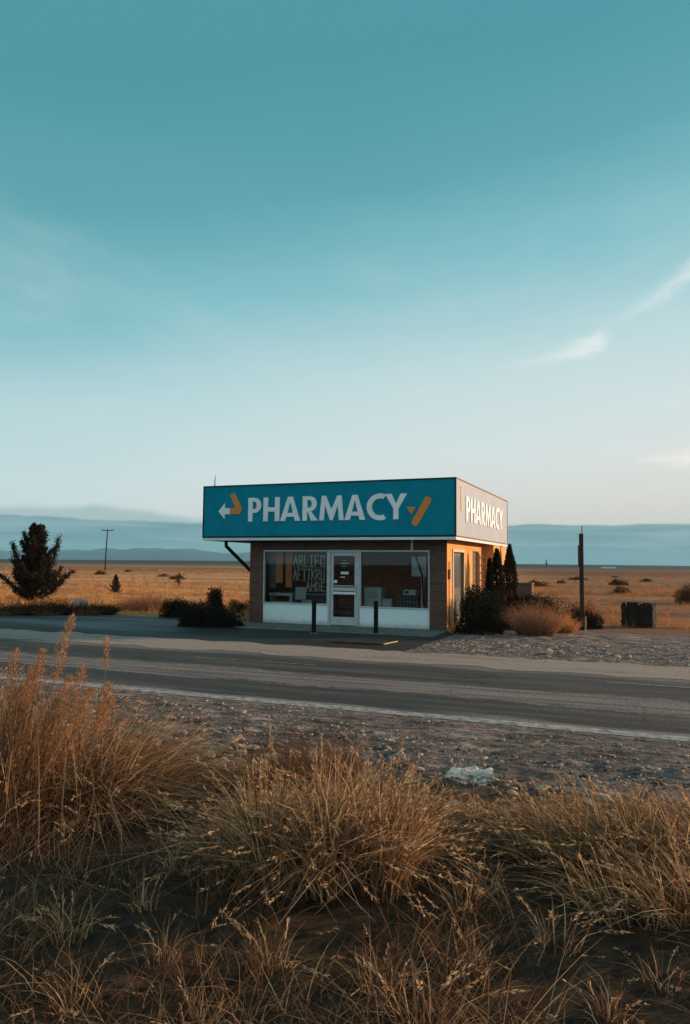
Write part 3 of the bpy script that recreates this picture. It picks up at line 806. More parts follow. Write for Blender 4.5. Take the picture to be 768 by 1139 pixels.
mb = MB(); mb.box(-.44, .44, -.308, -.286, .10, .17); mb.box(-.44, .44, -.308, -.286, .50, .57); mb.box(.433, .452, -.28, .28, .10, .17); mb.box(.433, .452, -.28, .28, .50, .57); mb.build('rail', M_oldblack, e)
mb = MB(); mb.box(-.38, .38, -.25, .25, .05, .52); mb.build('rubbish_fill', M_black, e)
mb = MB()
for k in range(5): mb.box(-.42 + k * .16, -.29 + k * .165, -.30, .28, .665 + rr.uniform(0, .02), .69 + rr.uniform(0, .015))
mb.build('lid_boards', M_oldblack, e)
# wheel stop and stick
o = MB(); o.box(-.62, .62, -.06, .06, 0, .045); o = o.build('wheel_stop', simple('orange_stop_paint', lin(92, 52, 30), .8, .6, 7, .2), None, loc=W(-5.85, 14.86), rz=-A, bevel=.015); tag(o, 'low orange painted wheel stop on the road side of the bollards', 'wheel stop')
o = MB(); o.tube([(0, 0, .03), (.30, .30, .06)], .012, 6); o = o.build('yellow_stick', simple('yellow_stick_paint', lin(226, 196, 120), .7, .2, 6, .1), None, loc=W(-5.2, 14.82)); tag(o, 'short yellow stick lying at the right end of the orange wheel stop', 'stick')
# power pole far left
e = empty('power_pole', (-51.2, 158, 0), 0, 'distant wooden power pole with a crossarm in the left field', 'pole')
mb = MB(); mb.tube([(0, 0, -.5), (.05, 0, 4), (.25, 0, 8.75)], [.17, .14, .11], 8); mb.build('pole_shaft', M_postwood, e)
mb = MB(); mb.box(-1.1, 1.55, -.07, .07, 8.42, 8.58); mb.build('crossarm', M_postwood, e)
for x in (-1.0, -.4, .8, 1.45):
    mb = MB(); mb.tube([(x, 0, 8.58), (x, 0, 8.74)], .05, 6); mb.build('insulator', M_black, e)
e = empty('fence_post', (-12.06, 53.88, 0), 0, 'lone short fence post in the golden field left of the shop', 'post')
mb = MB(); mb.tube([(0, 0, -.2), (.02, 0, .98)], [.07, .055], 7); mb.build('post_shaft', M_postwood, e)
mb = MB(); mb.box(-.16, .14, -.05, -.02, .70, .78); mb.build('nailed_board', M_postwood, e)
e = empty('distant_mast', (219, 800, 0), 0, 'tiny mast on the horizon right of the shop', 'mast')
mb = MB(); mb.tube([(0, 0, 0), (0, 0, 9)], .5, 6); mb.build('mast_shaft', M_postwood, e)
mb = MB(); mb.box(-1.6, 1.6, -.4, .4, 4.2, 5.0); mb.build('crossarm', M_postwood, e)
e = empty('distant_shed', (322, 900, 0), 0, 'long low pale shed far off on the right horizon', 'shed')
mb = MB(); mb.box(-8, 8, -3, 3, 0, 2.1); mb.build('shed_wall', M_white, e)
mb = MB(); mb.face([(-8.4, -3.5, 2.1), (8.4, -3.5, 2.1), (8.4, 0, 3.0), (-8.4, 0, 3.0)]); mb.face([(-8.4, 3.5, 2.1), (-8.4, 0, 3.0), (8.4, 0, 3.0), (8.4, 3.5, 2.1)]); mb.build('roof', M_roof, e)
e = empty('utility_cabinet', (6.62, 27.2, 0), -A, 'dark utility cabinet with a pale side, behind the low hedge', 'cabinet')
mb = MB(); mb.box(-.30, .28, -.25, .25, 0, 1.04); mb.build('cabinet_body', M_darkdoor, e, bevel=.01)
mb = MB(); mb.box(-.33, .33, -.28, .28, 1.041, 1.09); mb.build('lid', M_darkdoor, e)
mb = MB(); mb.box(.281, .31, -.25, .25, .05, 1.03); mb.build('side_panel', M_greywood, e)

# ------------------------------------------------------------------ far land
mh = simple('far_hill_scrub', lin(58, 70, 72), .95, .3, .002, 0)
def ridge(name, x0, x1, yd, depth, prof, m, n=160, seed=0.):
    """a real ridge: crest line with a front and a back slope"""
    rows = 7; vv = []; 
    for j in range(rows):
        t = j / (rows - 1)
        for i in range(n + 1):
            x = x0 + (x1 - x0) * i / n
            h = prof((x - x0) / (x1 - x0))
            k = math.sin(PI * t) ** .8 if 0 < t < 1 else 0
            nn = noise.fractal(Vector((x * .0016 + seed, j * .9, seed)), 1, 2.1, 5)
            nn += .6 * noise.fractal(Vector((x * .006 + seed, j * .7, seed)), 1, 2.1, 4)
            z = max(0, h * k * (1 + .16 * nn)) - .5
            vv.append((x, yd + depth * t + nn * depth * .06, z))
    qq = [(j * (n + 1) + i, j * (n + 1) + i + 1, (j + 1) * (n + 1) + i + 1, (j + 1) * (n + 1) + i) for j in range(rows - 1) for i in range(n)]
    me = mesh_np(name, np.array(vv), np.array(qq)); me.polygons.foreach_set('use_smooth', np.ones(len(qq), dtype=bool))
    o = link(name, me, m); tag(o, kind='structure'); return o
def lerp_prof(pts):
    def f(t):
        for (a, ha), (b_, hb) in zip(pts, pts[1:]):
            if a <= t <= b_:
                s = (t - a) / (b_ - a); s = s * s * (3 - 2 * s); return ha + (hb - ha) * s
        return 0
    return f
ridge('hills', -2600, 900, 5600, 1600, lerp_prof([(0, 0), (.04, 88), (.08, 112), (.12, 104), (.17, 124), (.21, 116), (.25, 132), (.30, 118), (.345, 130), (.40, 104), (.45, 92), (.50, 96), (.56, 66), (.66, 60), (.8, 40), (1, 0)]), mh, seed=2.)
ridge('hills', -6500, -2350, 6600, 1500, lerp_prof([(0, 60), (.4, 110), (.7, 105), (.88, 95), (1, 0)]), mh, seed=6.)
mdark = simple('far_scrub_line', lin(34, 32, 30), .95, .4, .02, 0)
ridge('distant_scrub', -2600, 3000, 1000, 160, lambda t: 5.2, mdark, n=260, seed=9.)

# ------------------------------------------------------------------ air
mhz = D.materials.new('haze_air'); mhz.use_nodes = True; hn = mhz.node_tree; hn.nodes.remove(hn.nodes['Principled BSDF'])
pv_ = hn.nodes.new('ShaderNodeVolumePrincipled'); pv_.inputs['Color'].default_value = (.30, .66, .88, 1); pv_.inputs['Density'].default_value = .00012
hn.links.new(pv_.outputs[0], hn.nodes['Material Output'].inputs['Volume'])
mb = MB(); mb.box(-9500, 9500, -2500, 8800, -2, 168); hz = mb.build('haze', mhz); tag(hz, kind='stuff')

# ------------------------------------------------------------------ vegetation
G_straw = leaf_mat('dry_straw', [(0, lin(58, 42, 34)), (.35, lin(112, 82, 62)), (.7, lin(170, 132, 98)), (1, lin(222, 188, 146))], .4)
G_plume = leaf_mat('plume_fluff', [(0, lin(130, 92, 66)), (1, lin(206, 160, 118))], .45)
G_field = leaf_mat('field_straw', [(0, lin(160, 108, 66)), (.5, lin(198, 138, 86)), (1, lin(232, 178, 118))], .4)
G_twig = leaf_mat('brown_twigs', [(0, lin(66, 46, 34)), (.6, lin(128, 88, 60)), (1, lin(168, 122, 86))], .3)
G_dark = leaf_mat('dark_leaves', [(0, lin(26, 28, 24)), (.6, lin(44, 44, 36)), (1, lin(72, 64, 46))], .2)
G_brownleaf = leaf_mat('brown_leaves', [(0, lin(34, 30, 25)), (.6, lin(62, 50, 38)), (1, lin(110, 84, 58))], .2)
G_conifer = leaf_mat('conifer_needles', [(0, lin(32, 32, 28)), (.6, lin(56, 52, 42)), (1, lin(92, 74, 56))], .2)
G_tawny = leaf_mat('tawny_stems', [(0, lin(96, 66, 50)), (.6, lin(170, 124, 94)), (1, lin(214, 170, 136))], .35)
M_bark = simple('bark', lin(64, 50, 42), .95, .4, 9, .6, stretch=(1, 1, .2))

def blades(bx, by, bz, h, phi, lean, droop, w, tint, seg=4, rng=RNG):
    n = len(bx); t = np.linspace(0, 1, seg + 1)[None, :]
    h = h[:, None]; lean = lean[:, None]; droop = droop[:, None]
    hor = (lean * t + droop * t ** 2.6) * h
    zz = h * (t - .45 * droop * t ** 2.8 - .18 * lean * t)
    ph = phi[:, None] + (rng.normal(0, .25, (n, 1)) * t)
    x = bx[:, None] + np.cos(ph) * hor; y = by[:, None] + np.sin(ph) * hor; z = bz[:, None] + zz
    fa = rng.uniform(0, PI, n)[:, None] + t * rng.normal(0, .5, (n, 1))
    ww = w[:, None] * (1 - t ** 1.6 * .88) / 2
    dx, dy = np.cos(fa) * ww, np.sin(fa) * ww
    Vv = np.stack([np.stack([x - dx, y - dy, z], -1), np.stack([x + dx, y + dy, z], -1)], 2).reshape(-1, 3)
    b = (np.arange(n) * (seg + 1) * 2)[:, None] + (np.arange(seg) * 2)[None, :]
    b = b.reshape(-1)
    F = np.stack([b, b + 1, b + 3, b + 2], -1)
    T = np.repeat(tint, (seg + 1) * 2)
    tips = np.stack([x[:, -1], y[:, -1], z[:, -1]], -1)
    tdir = tips - np.stack([x[:, -2], y[:, -2], z[:, -2]], -1)
    return Vv, F, T, tips, tdir
def flecks(cen, dirs, ln, w, tint, rng=RNG):
    """one slim leaf-shaped quad per row: centre base, direction, length, width"""
    n = len(cen)
    d = dirs / (np.linalg.norm(dirs, axis=1, keepdims=True) + 1e-9)
    r = rng.normal(0, 1, (n, 3)); s = np.cross(d, r); s /= (np.linalg.norm(s, axis=1, keepdims=True) + 1e-9)
    ln = ln[:, None]; w = w[:, None]
    a = cen; b = cen + d * ln * .5 + s * w * .5; c = cen + d * ln; e = cen + d * ln * .5 - s * w * .5
    Vv = np.stack([a, b, c, e], 1).reshape(-1, 3); i = np.arange(n) * 4
    return Vv, np.stack([i, i+1, i+2, i+3], -1), np.repeat(tint, 4)
def join(parts):
    vs_, fs, ts, o = [], [], [], 0
    for Vv, F, T in parts:
        vs_.append(Vv); fs.append(F + o); ts.append(T); o += len(Vv)
    return np.concatenate(vs_), np.concatenate(fs), np.concatenate(ts)
def seed_heads(tips, tdir, n_per, ln, w, tint_lo, tint_hi, rng=RNG, spread=.35, back=.10):
    n = len(tips)
    d = tdir / (np.linalg.norm(tdir, axis=1, keepdims=True) + 1e-9)
    C = np.repeat(tips, n_per, 0); Dd = np.repeat(d, n_per, 0)
    pos = rng.uniform(-1, .25, (n * n_per, 1)) * back
    dirs = Dd + rng.normal(0, spread, (n * n_per, 3))
    return flecks(C + Dd * pos, dirs, rng.uniform(.5, 1.2, n * n_per) * ln, rng.uniform(.6, 1.2, n * n_per) * w, rng.uniform(tint_lo, tint_hi, n * n_per), rng)

def tussock_mesh(name, n, rad, h, lean, droop, wid, heads=.25, wind=(0, 0), tint=(.15, 1.), elong=1.0, rng=RNG, headlen=.10):
    n = int(n * .62); wid = wid * 1.35
    r = rad * np.sqrt(rng.uniform(0, 1, n)); a = rng.uniform(0, 2 * PI, n)
    bx, by = r * np.cos(a) * elong, r * np.sin(a)
    hh = h * (0.45 + .55 * rng.beta(2.2, 1.5, n)) * (1 - .35 * (r / rad) ** 2)
    out = np.stack([bx / elong, by], -1) / rad * 1.0 + rng.normal(0, .35, (n, 2)) + np.array(wind)
    phi = np.arctan2(out[:, 1], out[:, 0]); mag = np.clip(np.linalg.norm(out, axis=1), .1, 1.6)
    le = lean * mag * rng.uniform(.4, 1.3, n); dr = droop * rng.beta(1.3, 1.9, n) * 2.3
    P_ = [blades(bx, by, np.full(n, -.02), hh, phi, le, dr, wid * rng.uniform(.6, 1.4, n), rng.uniform(*tint, n), rng=rng)]
    parts = [P_[0][:3]]
    k = int(n * heads)
    if k:
        idx = rng.choice(n, k, replace=False)
        idx = idx[hh[idx] > h * .5]
        tips, td = P_[0][3][idx], P_[0][4][idx]
        parts.append(seed_heads(tips, td, 16, headlen * .30, .008, .45, 1., rng, .26, headlen))
    Vv, F, T = join(parts)
    return mesh_np(name, Vv, F, T)

def gz_at(x, y):
    uu = x * U.x + y * U.y; v2 = x * V.x + y * V.y
    return ground_z(uu, v2)
def tussock(name, x, y, label, cat='grass clump', group='dry grass clumps in the foreground', m=None, **kw):
    me = tussock_mesh(name, **kw); o = link(name, me, m or G_straw, loc=(x, y, gz_at(x, y)))
    return tag(o, label, cat, group)

def twig_bush(name, loc, label, rx, h, n, m, cat='bush', group=None, lean=.55, wid=.006, leaves=6, leafl=.03, tint=(0, 1), ry=None, leafw=.35, seed=1, hvar=.55):
    rng = np.random.default_rng(seed); ry = ry or rx
    e = empty(name, loc, 0, label, cat, group)
    r = np.sqrt(rng.uniform(0, 1, n)); a = rng.uniform(0, 2 * PI, n)
    bx, by = r * np.cos(a) * rx * .45, r * np.sin(a) * ry * .45
    hh = h * rng.uniform(hvar, 1.05, n) * (1 - .35 * r ** 2); phi = a + rng.normal(0, .5, n)
    le = r * lean * rx / h * rng.uniform(.5, 1.2, n)
    B = blades(bx, by, np.full(n, -.02), hh, phi, le, rng.uniform(0, .25, n), np.full(n, wid), rng.uniform(tint[0], tint[1] * .6 + tint[0] * .4, n), 5, rng)
    link('stems', mesh_np('stems', *B[:3]), m, e)
    if leaves:
        Vv = B[0].reshape(n, 6, 2, 3).mean(2)
        k = n * leaves; i = rng.integers(0, n, k); tt = rng.uniform(1.2, 5, k); j = np.minimum(tt.astype(int), 4); f = (tt - j)[:, None]
        c = Vv[i, j] * (1 - f) + Vv[i, j + 1] * f + rng.normal(0, leafl * .6, (k, 3))
        d = rng.normal(0, .7, (k, 3)) + [0, 0, .6]
        link('foliage', mesh_np('foliage', *flecks(c, d, rng.uniform(.5, 1.3, k) * leafl, rng.uniform(.5, 1.3, k) * leafl * leafw, rng.uniform(*tint, k), rng)), m, e)
    return e
# -- foreground, left mass
tussock('grass_clump', -1.78, 5.45, 'broad arching straw mound in the left foreground, fanning right', n=2300, rad=.36, h=.86, lean=.75, droop=.85, wid=.008, tint=(.2, 1), wind=(.35, 0), elong=1.3, heads=.10)
tussock('grass_clump', -2.30, 5.75, 'dense straw mound behind the left fanning clump, up to the verge', n=1900, rad=.40, h=.92, lean=.6, droop=.6, wid=.0062, wind=(.15, 0), elong=1.3, heads=.2)
tussock('grass_clump', -2.95, 5.55, 'tall straw clump at the left edge of the picture', n=1500, rad=.45, h=1.08, lean=.4, droop=.5, wid=.0062, heads=.25)
tussock('grass_clump', -2.30, 4.95, 'shaggy straw clump low in the left foreground', n=1000, rad=.36, h=.66, lean=.6, droop=.8, wid=.006, tint=(0, .75), heads=.12)
tussock('grass_clump', -1.50, 4.95, 'drooping bleached clump in front of the left fanning mound', n=360, rad=.26, h=.46, lean=.7, droop=1.0, wid=.006, wind=(.3, 0), heads=.2)
# plumed reed at left edge
pl = empty('plume_grass', (-2.14, 4.80, 0), 0, 'tall fluffy plume grass rising above the left edge of the road', 'plume grass')
rg = np.random.default_rng(5)
n = 260; bx = rg.normal(0, .16, n); by = rg.normal(0, .16, n)
B = blades(bx, by, np.full(n, 0.), rg.uniform(.75, 1.05, n), rg.uniform(0, 6.28, n), rg.uniform(.02, .22, n), rg.uniform(0, .3, n), np.full(n, .007), rg.uniform(0, .8, n), rng=rg)
link('stems', mesh_np('stems', *B[:3]), G_straw, pl)
PLM = [(.16, 0, 1.34, .20), (.08, .02, 1.12, .10), (.30, -.04, 1.02, .16), (-.06, .05, 1.12, .06), (-.16, -.06, 1.16, -.02), (-.26, .02, 1.10, -.07), (.03, -.08, 1.02, .12), (-.05, .1, .96, .14), (.14, .1, .94, .18), (.46, .05, .90, .14), (-.26, 0, 1.06, .08), (-.36, .04, 1.12, .04), (.26, .12, .86, .2), (.0, -.12, .90, .1), (-.14, .12, .88, .16), (.40, .1, .80, .2), (-.40, .02, .96, .1), (-.2, -.1, .92, .1), (.1, -.05, .82, .2), (-.45, .1, .85, .12)]
for k, (px, py, h, lx) in enumerate(PLM):
    t = np.linspace(0, 1, 1)
    st = MB(); top = Vector((px + lx, py, h * .93)); st.tube([(px * .5, py * .5, 0), (px, py, h * .45), top - Vector((lx * .4, 0, h * .24))], .0035, 5)
    a0 = Vector((px, py, h * .45)); a1 = top - Vector((lx * .4, 0, h * .24)); a2 = Vector((px + lx * 1.1, py, h))
    m_ = 640; tt = rg.uniform(0, 1, m_)
    cen = np.array([list(a1 + (a2 - a1) * q_) for q_ in tt]); rad_ = (.050 * np.sin(np.clip(tt * .92 + .08, 0, 1) * PI) ** .6 + .004)[:, None]
    off = rg.normal(0, 1, (m_, 3)); off /= np.linalg.norm(off, axis=1, keepdims=True)
    ax = np.array(list((a2 - a1).normalized()))
    P_ = [flecks(cen + off * rad_ * rg.uniform(0, 1, (m_, 1)), off * .8 + ax, rg.uniform(.018, .04, m_), rg.uniform(.003, .006, m_), rg.uniform(0, 1, m_), rg)]
    me = mesh_np('plume', *P_[0]); o = link('plume', me, G_plume, pl)
    st.build('stalk', M_greywood, pl)
twig_bush('feathery_bush', (-2.35, 5.15, 0), 'soft feathery tawny bush under the plume grass at the left edge', .75, .98, 1300, G_plume, leaves=14, leafl=.028, wid=.0045, leafw=.25, tint=(0, .9), seed=61, hvar=.4)
# single tall stalk at x=120px
sk = empty('seed_stalk', (-1.62, 5.05, 0), 0, 'single tall upright seed stalk standing above the left clump', 'grass stalk')
mb = MB(); mb.tube([(0, 0, .2), (.0, 0, .8), (.01, 0, 1.14)], [.005, .004, .003], 5); mb.build('stalk', M_greywood, sk)
tt = rg.uniform(0, 1, 160); cen = np.stack([np.full(160, .01), np.zeros(160), .98 + tt * .20], -1) + rg.normal(0, .007, (160, 3))
link('seed_head', mesh_np('seed_head', *flecks(cen, rg.normal(0, .5, (160, 3)) + [0, 0, 1], np.full(160, .03), np.full(160, .006), rg.uniform(.3, 1, 160), rg)), G_plume, sk)

# -- foreground, centre mass: upright stems with nodding heads
cx_ = [(-.58, 4.02, .42, 360, 'low leftmost clump of the centre foreground mass'), (-.36, 3.85, .68, 620, 'tall pale clump left of centre in the foreground'), (-.08, 3.80, .74, 640, 'tallest nodding clump in the middle of the foreground'),
       (.20, 3.85, .70, 640, 'dense nodding clump just right of the middle foreground'), (.33, 4.1, .62, 480, 'right hand clump of the centre foreground mass, beside the dark gap'), (.02, 4.35, .62, 520, 'straw clump behind the tallest foreground clump'), (-.44, 4.35, .40, 360, 'thin low straw clump at the back left of the centre mass')]
for i_, (x, y, h, n, lb) in enumerate(cx_):
    tussock('grass_clump', x, y + .12, lb, n=int(n * 1.15), rad=.15, h=h * 1.2 * (1.08 if i_ in (1, 2, 3) else .92), lean=.13, droop=.62, wid=.0078, tint=(.2, 1.), heads=.30, elong=1.0, headlen=.11)
# -- right mass
for x, y, h, n, lb in ((1.30, 4.40, .48, 620, 'windswept tawny clump right of the pale crumpled bag'), (1.58, 4.45, .56, 800, 'tallest leaning clump of the right foreground'), (1.86, 4.35, .50, 700, 'leaning tawny clump near the right edge'), (2.22, 4.5, .48, 600, 'last tawny clump cut by the right edge'),
                       (1.45, 3.75, .36, 380, 'low dark clump in front of the right foreground mass'), (1.78, 3.65, .42, 420, 'low clump at the bottom right corner side')):
    tussock('grass_clump', x, y, lb, n=int(n * 1.2), rad=.26, h=h, lean=.5, droop=.6, wid=.0068, wind=(-.5, .1), elong=1.3, heads=.14, tint=(.15, 1))
# brown twiggy bush at (340,820)
twig_bush('twiggy_bush', (-.22, 5.35, 0), 'soft brown twiggy bush behind the centre grass, at the rubble edge', .62, .66, 1000, G_twig, leaves=12, leafl=.016, wid=.0035, leafw=.3, seed=4)
# ground-level dry litter over the foreground soil: nobody could count it
rg = np.random.default_rng(21)
n = 42000; x = rg.uniform(-4.2, 4.2, n); y = rg.uniform(1.9, 6.3, n)
dens = np.array([noise.noise(Vector((a * 1.3, b_ * 1.3, 5))) for a, b_ in zip(x, y)])
lim = 5.75 - .38 * x
keep = (dens + rg.uniform(-.22, .22, n) > .0) & (y < lim + rg.normal(0, .15, n))
x, y = x[keep], y[keep]; n = len(x)
z = np.array([gz_at(a, b_) for a, b_ in zip(x, y)])
B = blades(x, y, z - .005, rg.gamma(3., .042, n) + .03, rg.uniform(0, 6.28, n), rg.uniform(.2, 1.2, n), rg.uniform(0, .8, n), rg.uniform(.003, .006, n), rg.uniform(0, .8, n), 4, rg)
o = link('dry_grass', mesh_np('dry_grass', *B[:3]), G_straw); tag(o, 'thin dry grass and litter over the dark foreground soil', 'grass', kind='stuff')

# small loose tufts
tuft_meshes = [tussock_mesh('grass_tuft', n=90, rad=.09, h=.30, lean=.3, droop=.6, wid=.005, heads=.2) for _ in range(5)]
for m_ in tuft_meshes: m_.materials.append(G_straw)
tp = [(-1.2, 3.35), (-.95, 3.7), (-1.6, 3.4), (-.75, 3.2), (-.3, 3.15), (.15, 3.05), (.55, 3.2), (.95, 3.35), (1.3, 3.1), (.62, 3.7), (.72, 4.4), (.55, 4.75), (-.72, 4.9), (-.55, 5.6), (.25, 5.05), (.9, 5.0), (1.35, 4.95), (1.9, 4.85), (2.5, 4.6), (-1.9, 3.6), (-2.3, 3.9), (-.5, 2.75), (.3, 2.75), (-1.0, 2.9), (1.0, 2.85), (.75, 3.95), (-.9, 4.1), (-1.5, 6.1), (-2.6, 6.6), (-3.3, 6.4), (2.1, 3.3), (1.7, 3.0)]
for i, (x, y) in enumerate(tp):
    o = link('grass_tuft', tuft_meshes[i % 5], G_straw, loc=(x, y, gz_at(x, y)), rz=i * 1.7); s = random.uniform(.7, 1.25); o.scale = (s, s, s)
    tag(o, 'small loose dry tuft in the dark foreground soil', 'grass tuft', 'small loose grass tufts')

# -- shrubs round the shop
def leaf_shrub(name, loc, label, rx, ry, h, n, m=G_dark, leaf=.05, cat='shrub', group=None, seed=1, lumps=7, trunk=True):
    """foliage through several overlapping lobes, over bare stems"""
    rng = np.random.default_rng(seed); e = empty(name, loc, 0, label, cat, group)
    L_ = [(rng.uniform(-.62, .62) * rx, rng.uniform(-.6, .6) * ry, rng.uniform(.26, .60) * h, rng.uniform(.32, .52)) for _ in range(lumps)]
    pts = []; tn = []
    per = n // lumps
    for (lx, ly, lz, lr) in L_:
        d = rng.normal(0, 1, (per, 3)); d /= np.linalg.norm(d, axis=1, keepdims=True)
        rr_ = rng.uniform(.25, 1, (per, 1)) ** .5
        p = d * rr_ * [lr * rx * 1.05, lr * ry * 1.05, min(lz, h - lz) * 1.02] + [lx, ly, lz]
        p += rng.normal(0, leaf * .5, p.shape)
        pts.append(p); tn.append(rng.uniform(0, .75, per) + rng.uniform(-.1, .25))
    # low skirt
    k = n // 3; a = rng.uniform(0, 2 * PI, k); q_ = np.sqrt(rng.uniform(.05, 1, k))
    pts.append(np.stack([np.cos(a) * q_ * rx * .92, np.sin(a) * q_ * ry * .92, rng.uniform(.0, .85, k) * h * (1.12 - q_)], -1)); tn.append(rng.uniform(0, .6, k))
    p = np.concatenate(pts); t = np.clip(np.concatenate(tn), 0, 1)
    p[:, 2] = np.maximum(p[:, 2], .01)
    d = rng.normal(0, .8, p.shape) + [0, 0, .5]
    FO = flecks(p, d, rng.uniform(.6, 1.5, len(p)) * leaf, rng.uniform(.4, .8, len(p)) * leaf, t, rng)
    # sprigs past the outline
    ns = 60; i = rng.integers(0, len(L_), ns); c = np.array([L_[q_][:3] for q_ in i]); c[:, 2] *= .8
    B = blades(c[:, 0], c[:, 1], c[:, 2], h * rng.uniform(.25, .55, ns), rng.uniform(0, 6.28, ns), rng.uniform(0, .9, ns), rng.uniform(0, .3, ns), np.full(ns, .014), rng.uniform(0, .8, ns), 4, rng)
    link('foliage', mesh_np('foliage', *join([FO, B[:3]])), m, e)
    mb = MB()
    for (lx, ly, lz, lr) in L_: mb.tube([(lx * .2, ly * .2, -.02), (lx * .6, ly * .6, lz * .5), (lx, ly, lz)], [.02, .014, .006], 5)
    mb.build('stems', M_bark, e)
    return e
leaf_shrub('dark_shrub', (3.42, 18.72, 0), 'large dark shrub against the right corner of the shop', .66, .62, 1.22, 9000, seed=2, lumps=10, leaf=.05)
leaf_shrub('dark_shrub', (4.05, 19.9, 0), 'dark shrub between the big corner shrub and the cypress', .55, .6, 1.05, 6000, seed=12, lumps=8)
leaf_shrub('dark_shrub', (-3.55, 19.85, 0), 'long low dark shrub at the left corner of the shop', .98, .5, .66, 8000, seed=3, lumps=10)
leaf_shrub('dark_shrub', (-3.72, 20.75, 0), 'rounded dark shrub rising behind the long low left shrub', .34, .34, 1.02, 3500, seed=4, lumps=6)
leaf_shrub('dark_shrub', (-5.1, 23.0, 0), 'low dark shrub at the field edge, left of the rounded shrub', .70, .4, .58, 3500, seed=5, lumps=7)
leaf_shrub('dark_shrub', (-3.7, 26.5, 0), 'small mottled shrub in the field beside the left shop wall', .42, .3, .42, 1800, seed=6, lumps=6, leaf=.04)
leaf_shrub('low_hedge', (6.35, 24.2, 0), 'low dark hedge in front of the utility cabinet', .95, .38, .84, 8000, seed=7, lumps=12, cat='hedge')
leaf_shrub('dark_shrub', (6.72, 20.6, 0), 'dark scrubby bush at the foot of the tall post', .52, .4, .50, 4200, seed=8, lumps=8, leaf=.035)
leaf_shrub('dark_shrub', (7.35, 22.8, 0), 'small brown scrub between the post and the slatted bin', .5, .4, .62, 2600, m=G_twig, seed=9, lumps=7, leaf=.035)
leaf_shrub('dark_shrub', (16.6, 35.2, 0), 'round brown bush cut by the right edge of the picture', .9, .7, 1.0, 5000, m=G_twig, seed=10, lumps=8, leaf=.06)
for i, (x, y, rx, h, lb) in enumerate(((-10.3, 23.7, .9, .56, 'low dark shrub row piece at the left edge below the tree'), (-9.2, 23.9, .75, .60, 'low dark shrub left of the rubble heap'), (-8.0, 24.2, .55, .42, 'low dark shrub right of the rubble heap'))):
    twig_bush('dark_shrub', (x, y, 0), lb, rx * 1.5, h * 1.05, 1500, G_brownleaf, leaves=12, leafl=.04, wid=.008, lean=1.0, ry=.6, leafw=.4, tint=(0, .8), seed=30 + i, hvar=.3, cat='shrub')
    twig_bush('tawny_bush', (x - .2, y - .35, 0), ['tawny dry bush before the leftmost low shrub', 'tawny dry bush before the low shrub left of the rubble heap', 'tawny dry bush before the low shrub right of the rubble heap'][i], .8, .42, 500, G_tawny, leaves=7, leafl=.03, wid=.006, lean=.9, tint=(0, .7), seed=70 + i, hvar=.3)
twig_bush('tawny_bush', (4.72, 18.25, 0), 'large tawny dry bush with pale tips, right of the dark corner shrub', .95, 1.0, 2600, G_tawny, leaves=7, leafl=.03, wid=.007, lean=.75, tint=(.1, 1), ry=.6, leafw=.22, seed=14, hvar=.35)
twig_bush('tawny_bush', (5.75, 19.3, 0), 'low golden dry bush just left of the tall post', .55, .55, 700, G_field, leaves=7, leafl=.03, wid=.007, lean=.8, leafw=.25, seed=15, hvar=.3)
twig_bush('tawny_bush', (-7.0, 26.5, 0), 'broad soft brown dry bush at the field edge behind the rubble heap', 1.5, .75, 1400, G_tawny, leaves=8, leafl=.04, wid=.008, lean=.8, tint=(0, .6), seed=16, hvar=.3)

def cypress(loc, h, rad, label, seed):
    rng = np.random.default_rng(seed); e = empty('cypress_tree', loc, rng.uniform(0, 6), label, 'cypress', 'slim cypresses beside the shop')
    mb = MB(); mb.tube([(0, 0, -.05), (0, 0, h * .5), (.01, 0, h * .93)], [.045, .03, .008], 7); mb.build('trunk', M_bark, e)
    n = 8000; t = rng.uniform(0, 1, n) ** .9; a = rng.uniform(0, 2 * PI, n)
    prof = np.interp(t, [0, .08, .3, .6, .85, 1], [.55, .85, 1., .82, .42, .05])
    lump = np.array([noise.noise(Vector((math.cos(q_) * 1.4, math.sin(q_) * 1.4, w_ * 7 + seed))) for q_, w_ in zip(a, t)])
    r = rad * prof * (1 + .45 * lump) * np.sqrt(rng.uniform(.2, 1, n))
    p = np.stack([np.cos(a) * r, np.sin(a) * r, .05 + t * h * .95], -1)
    d = np.stack([np.cos(a) * .35, np.sin(a) * .35, np.ones(n)], -1) + rng.normal(0, .3, (n, 3))
    link('crown', mesh_np('crown', *flecks(p, d, rng.uniform(.04, .11, n), rng.uniform(.015, .03, n), rng.uniform(0, .9, n), rng)), G_dark, e)
cypress((4.44, 21.5, 0), 2.20, .23, 'slim dark cypress standing against the sunlit tan wall', 3)
cypress((4.15, 21.1, 0), 1.9, .12, 'thinner, shorter cypress spire just left of the wall cypress', 8)
cypress((5.42, 24.2, 0), 2.42, .27, 'slim dark cypress at the far back corner of the shop', 5)

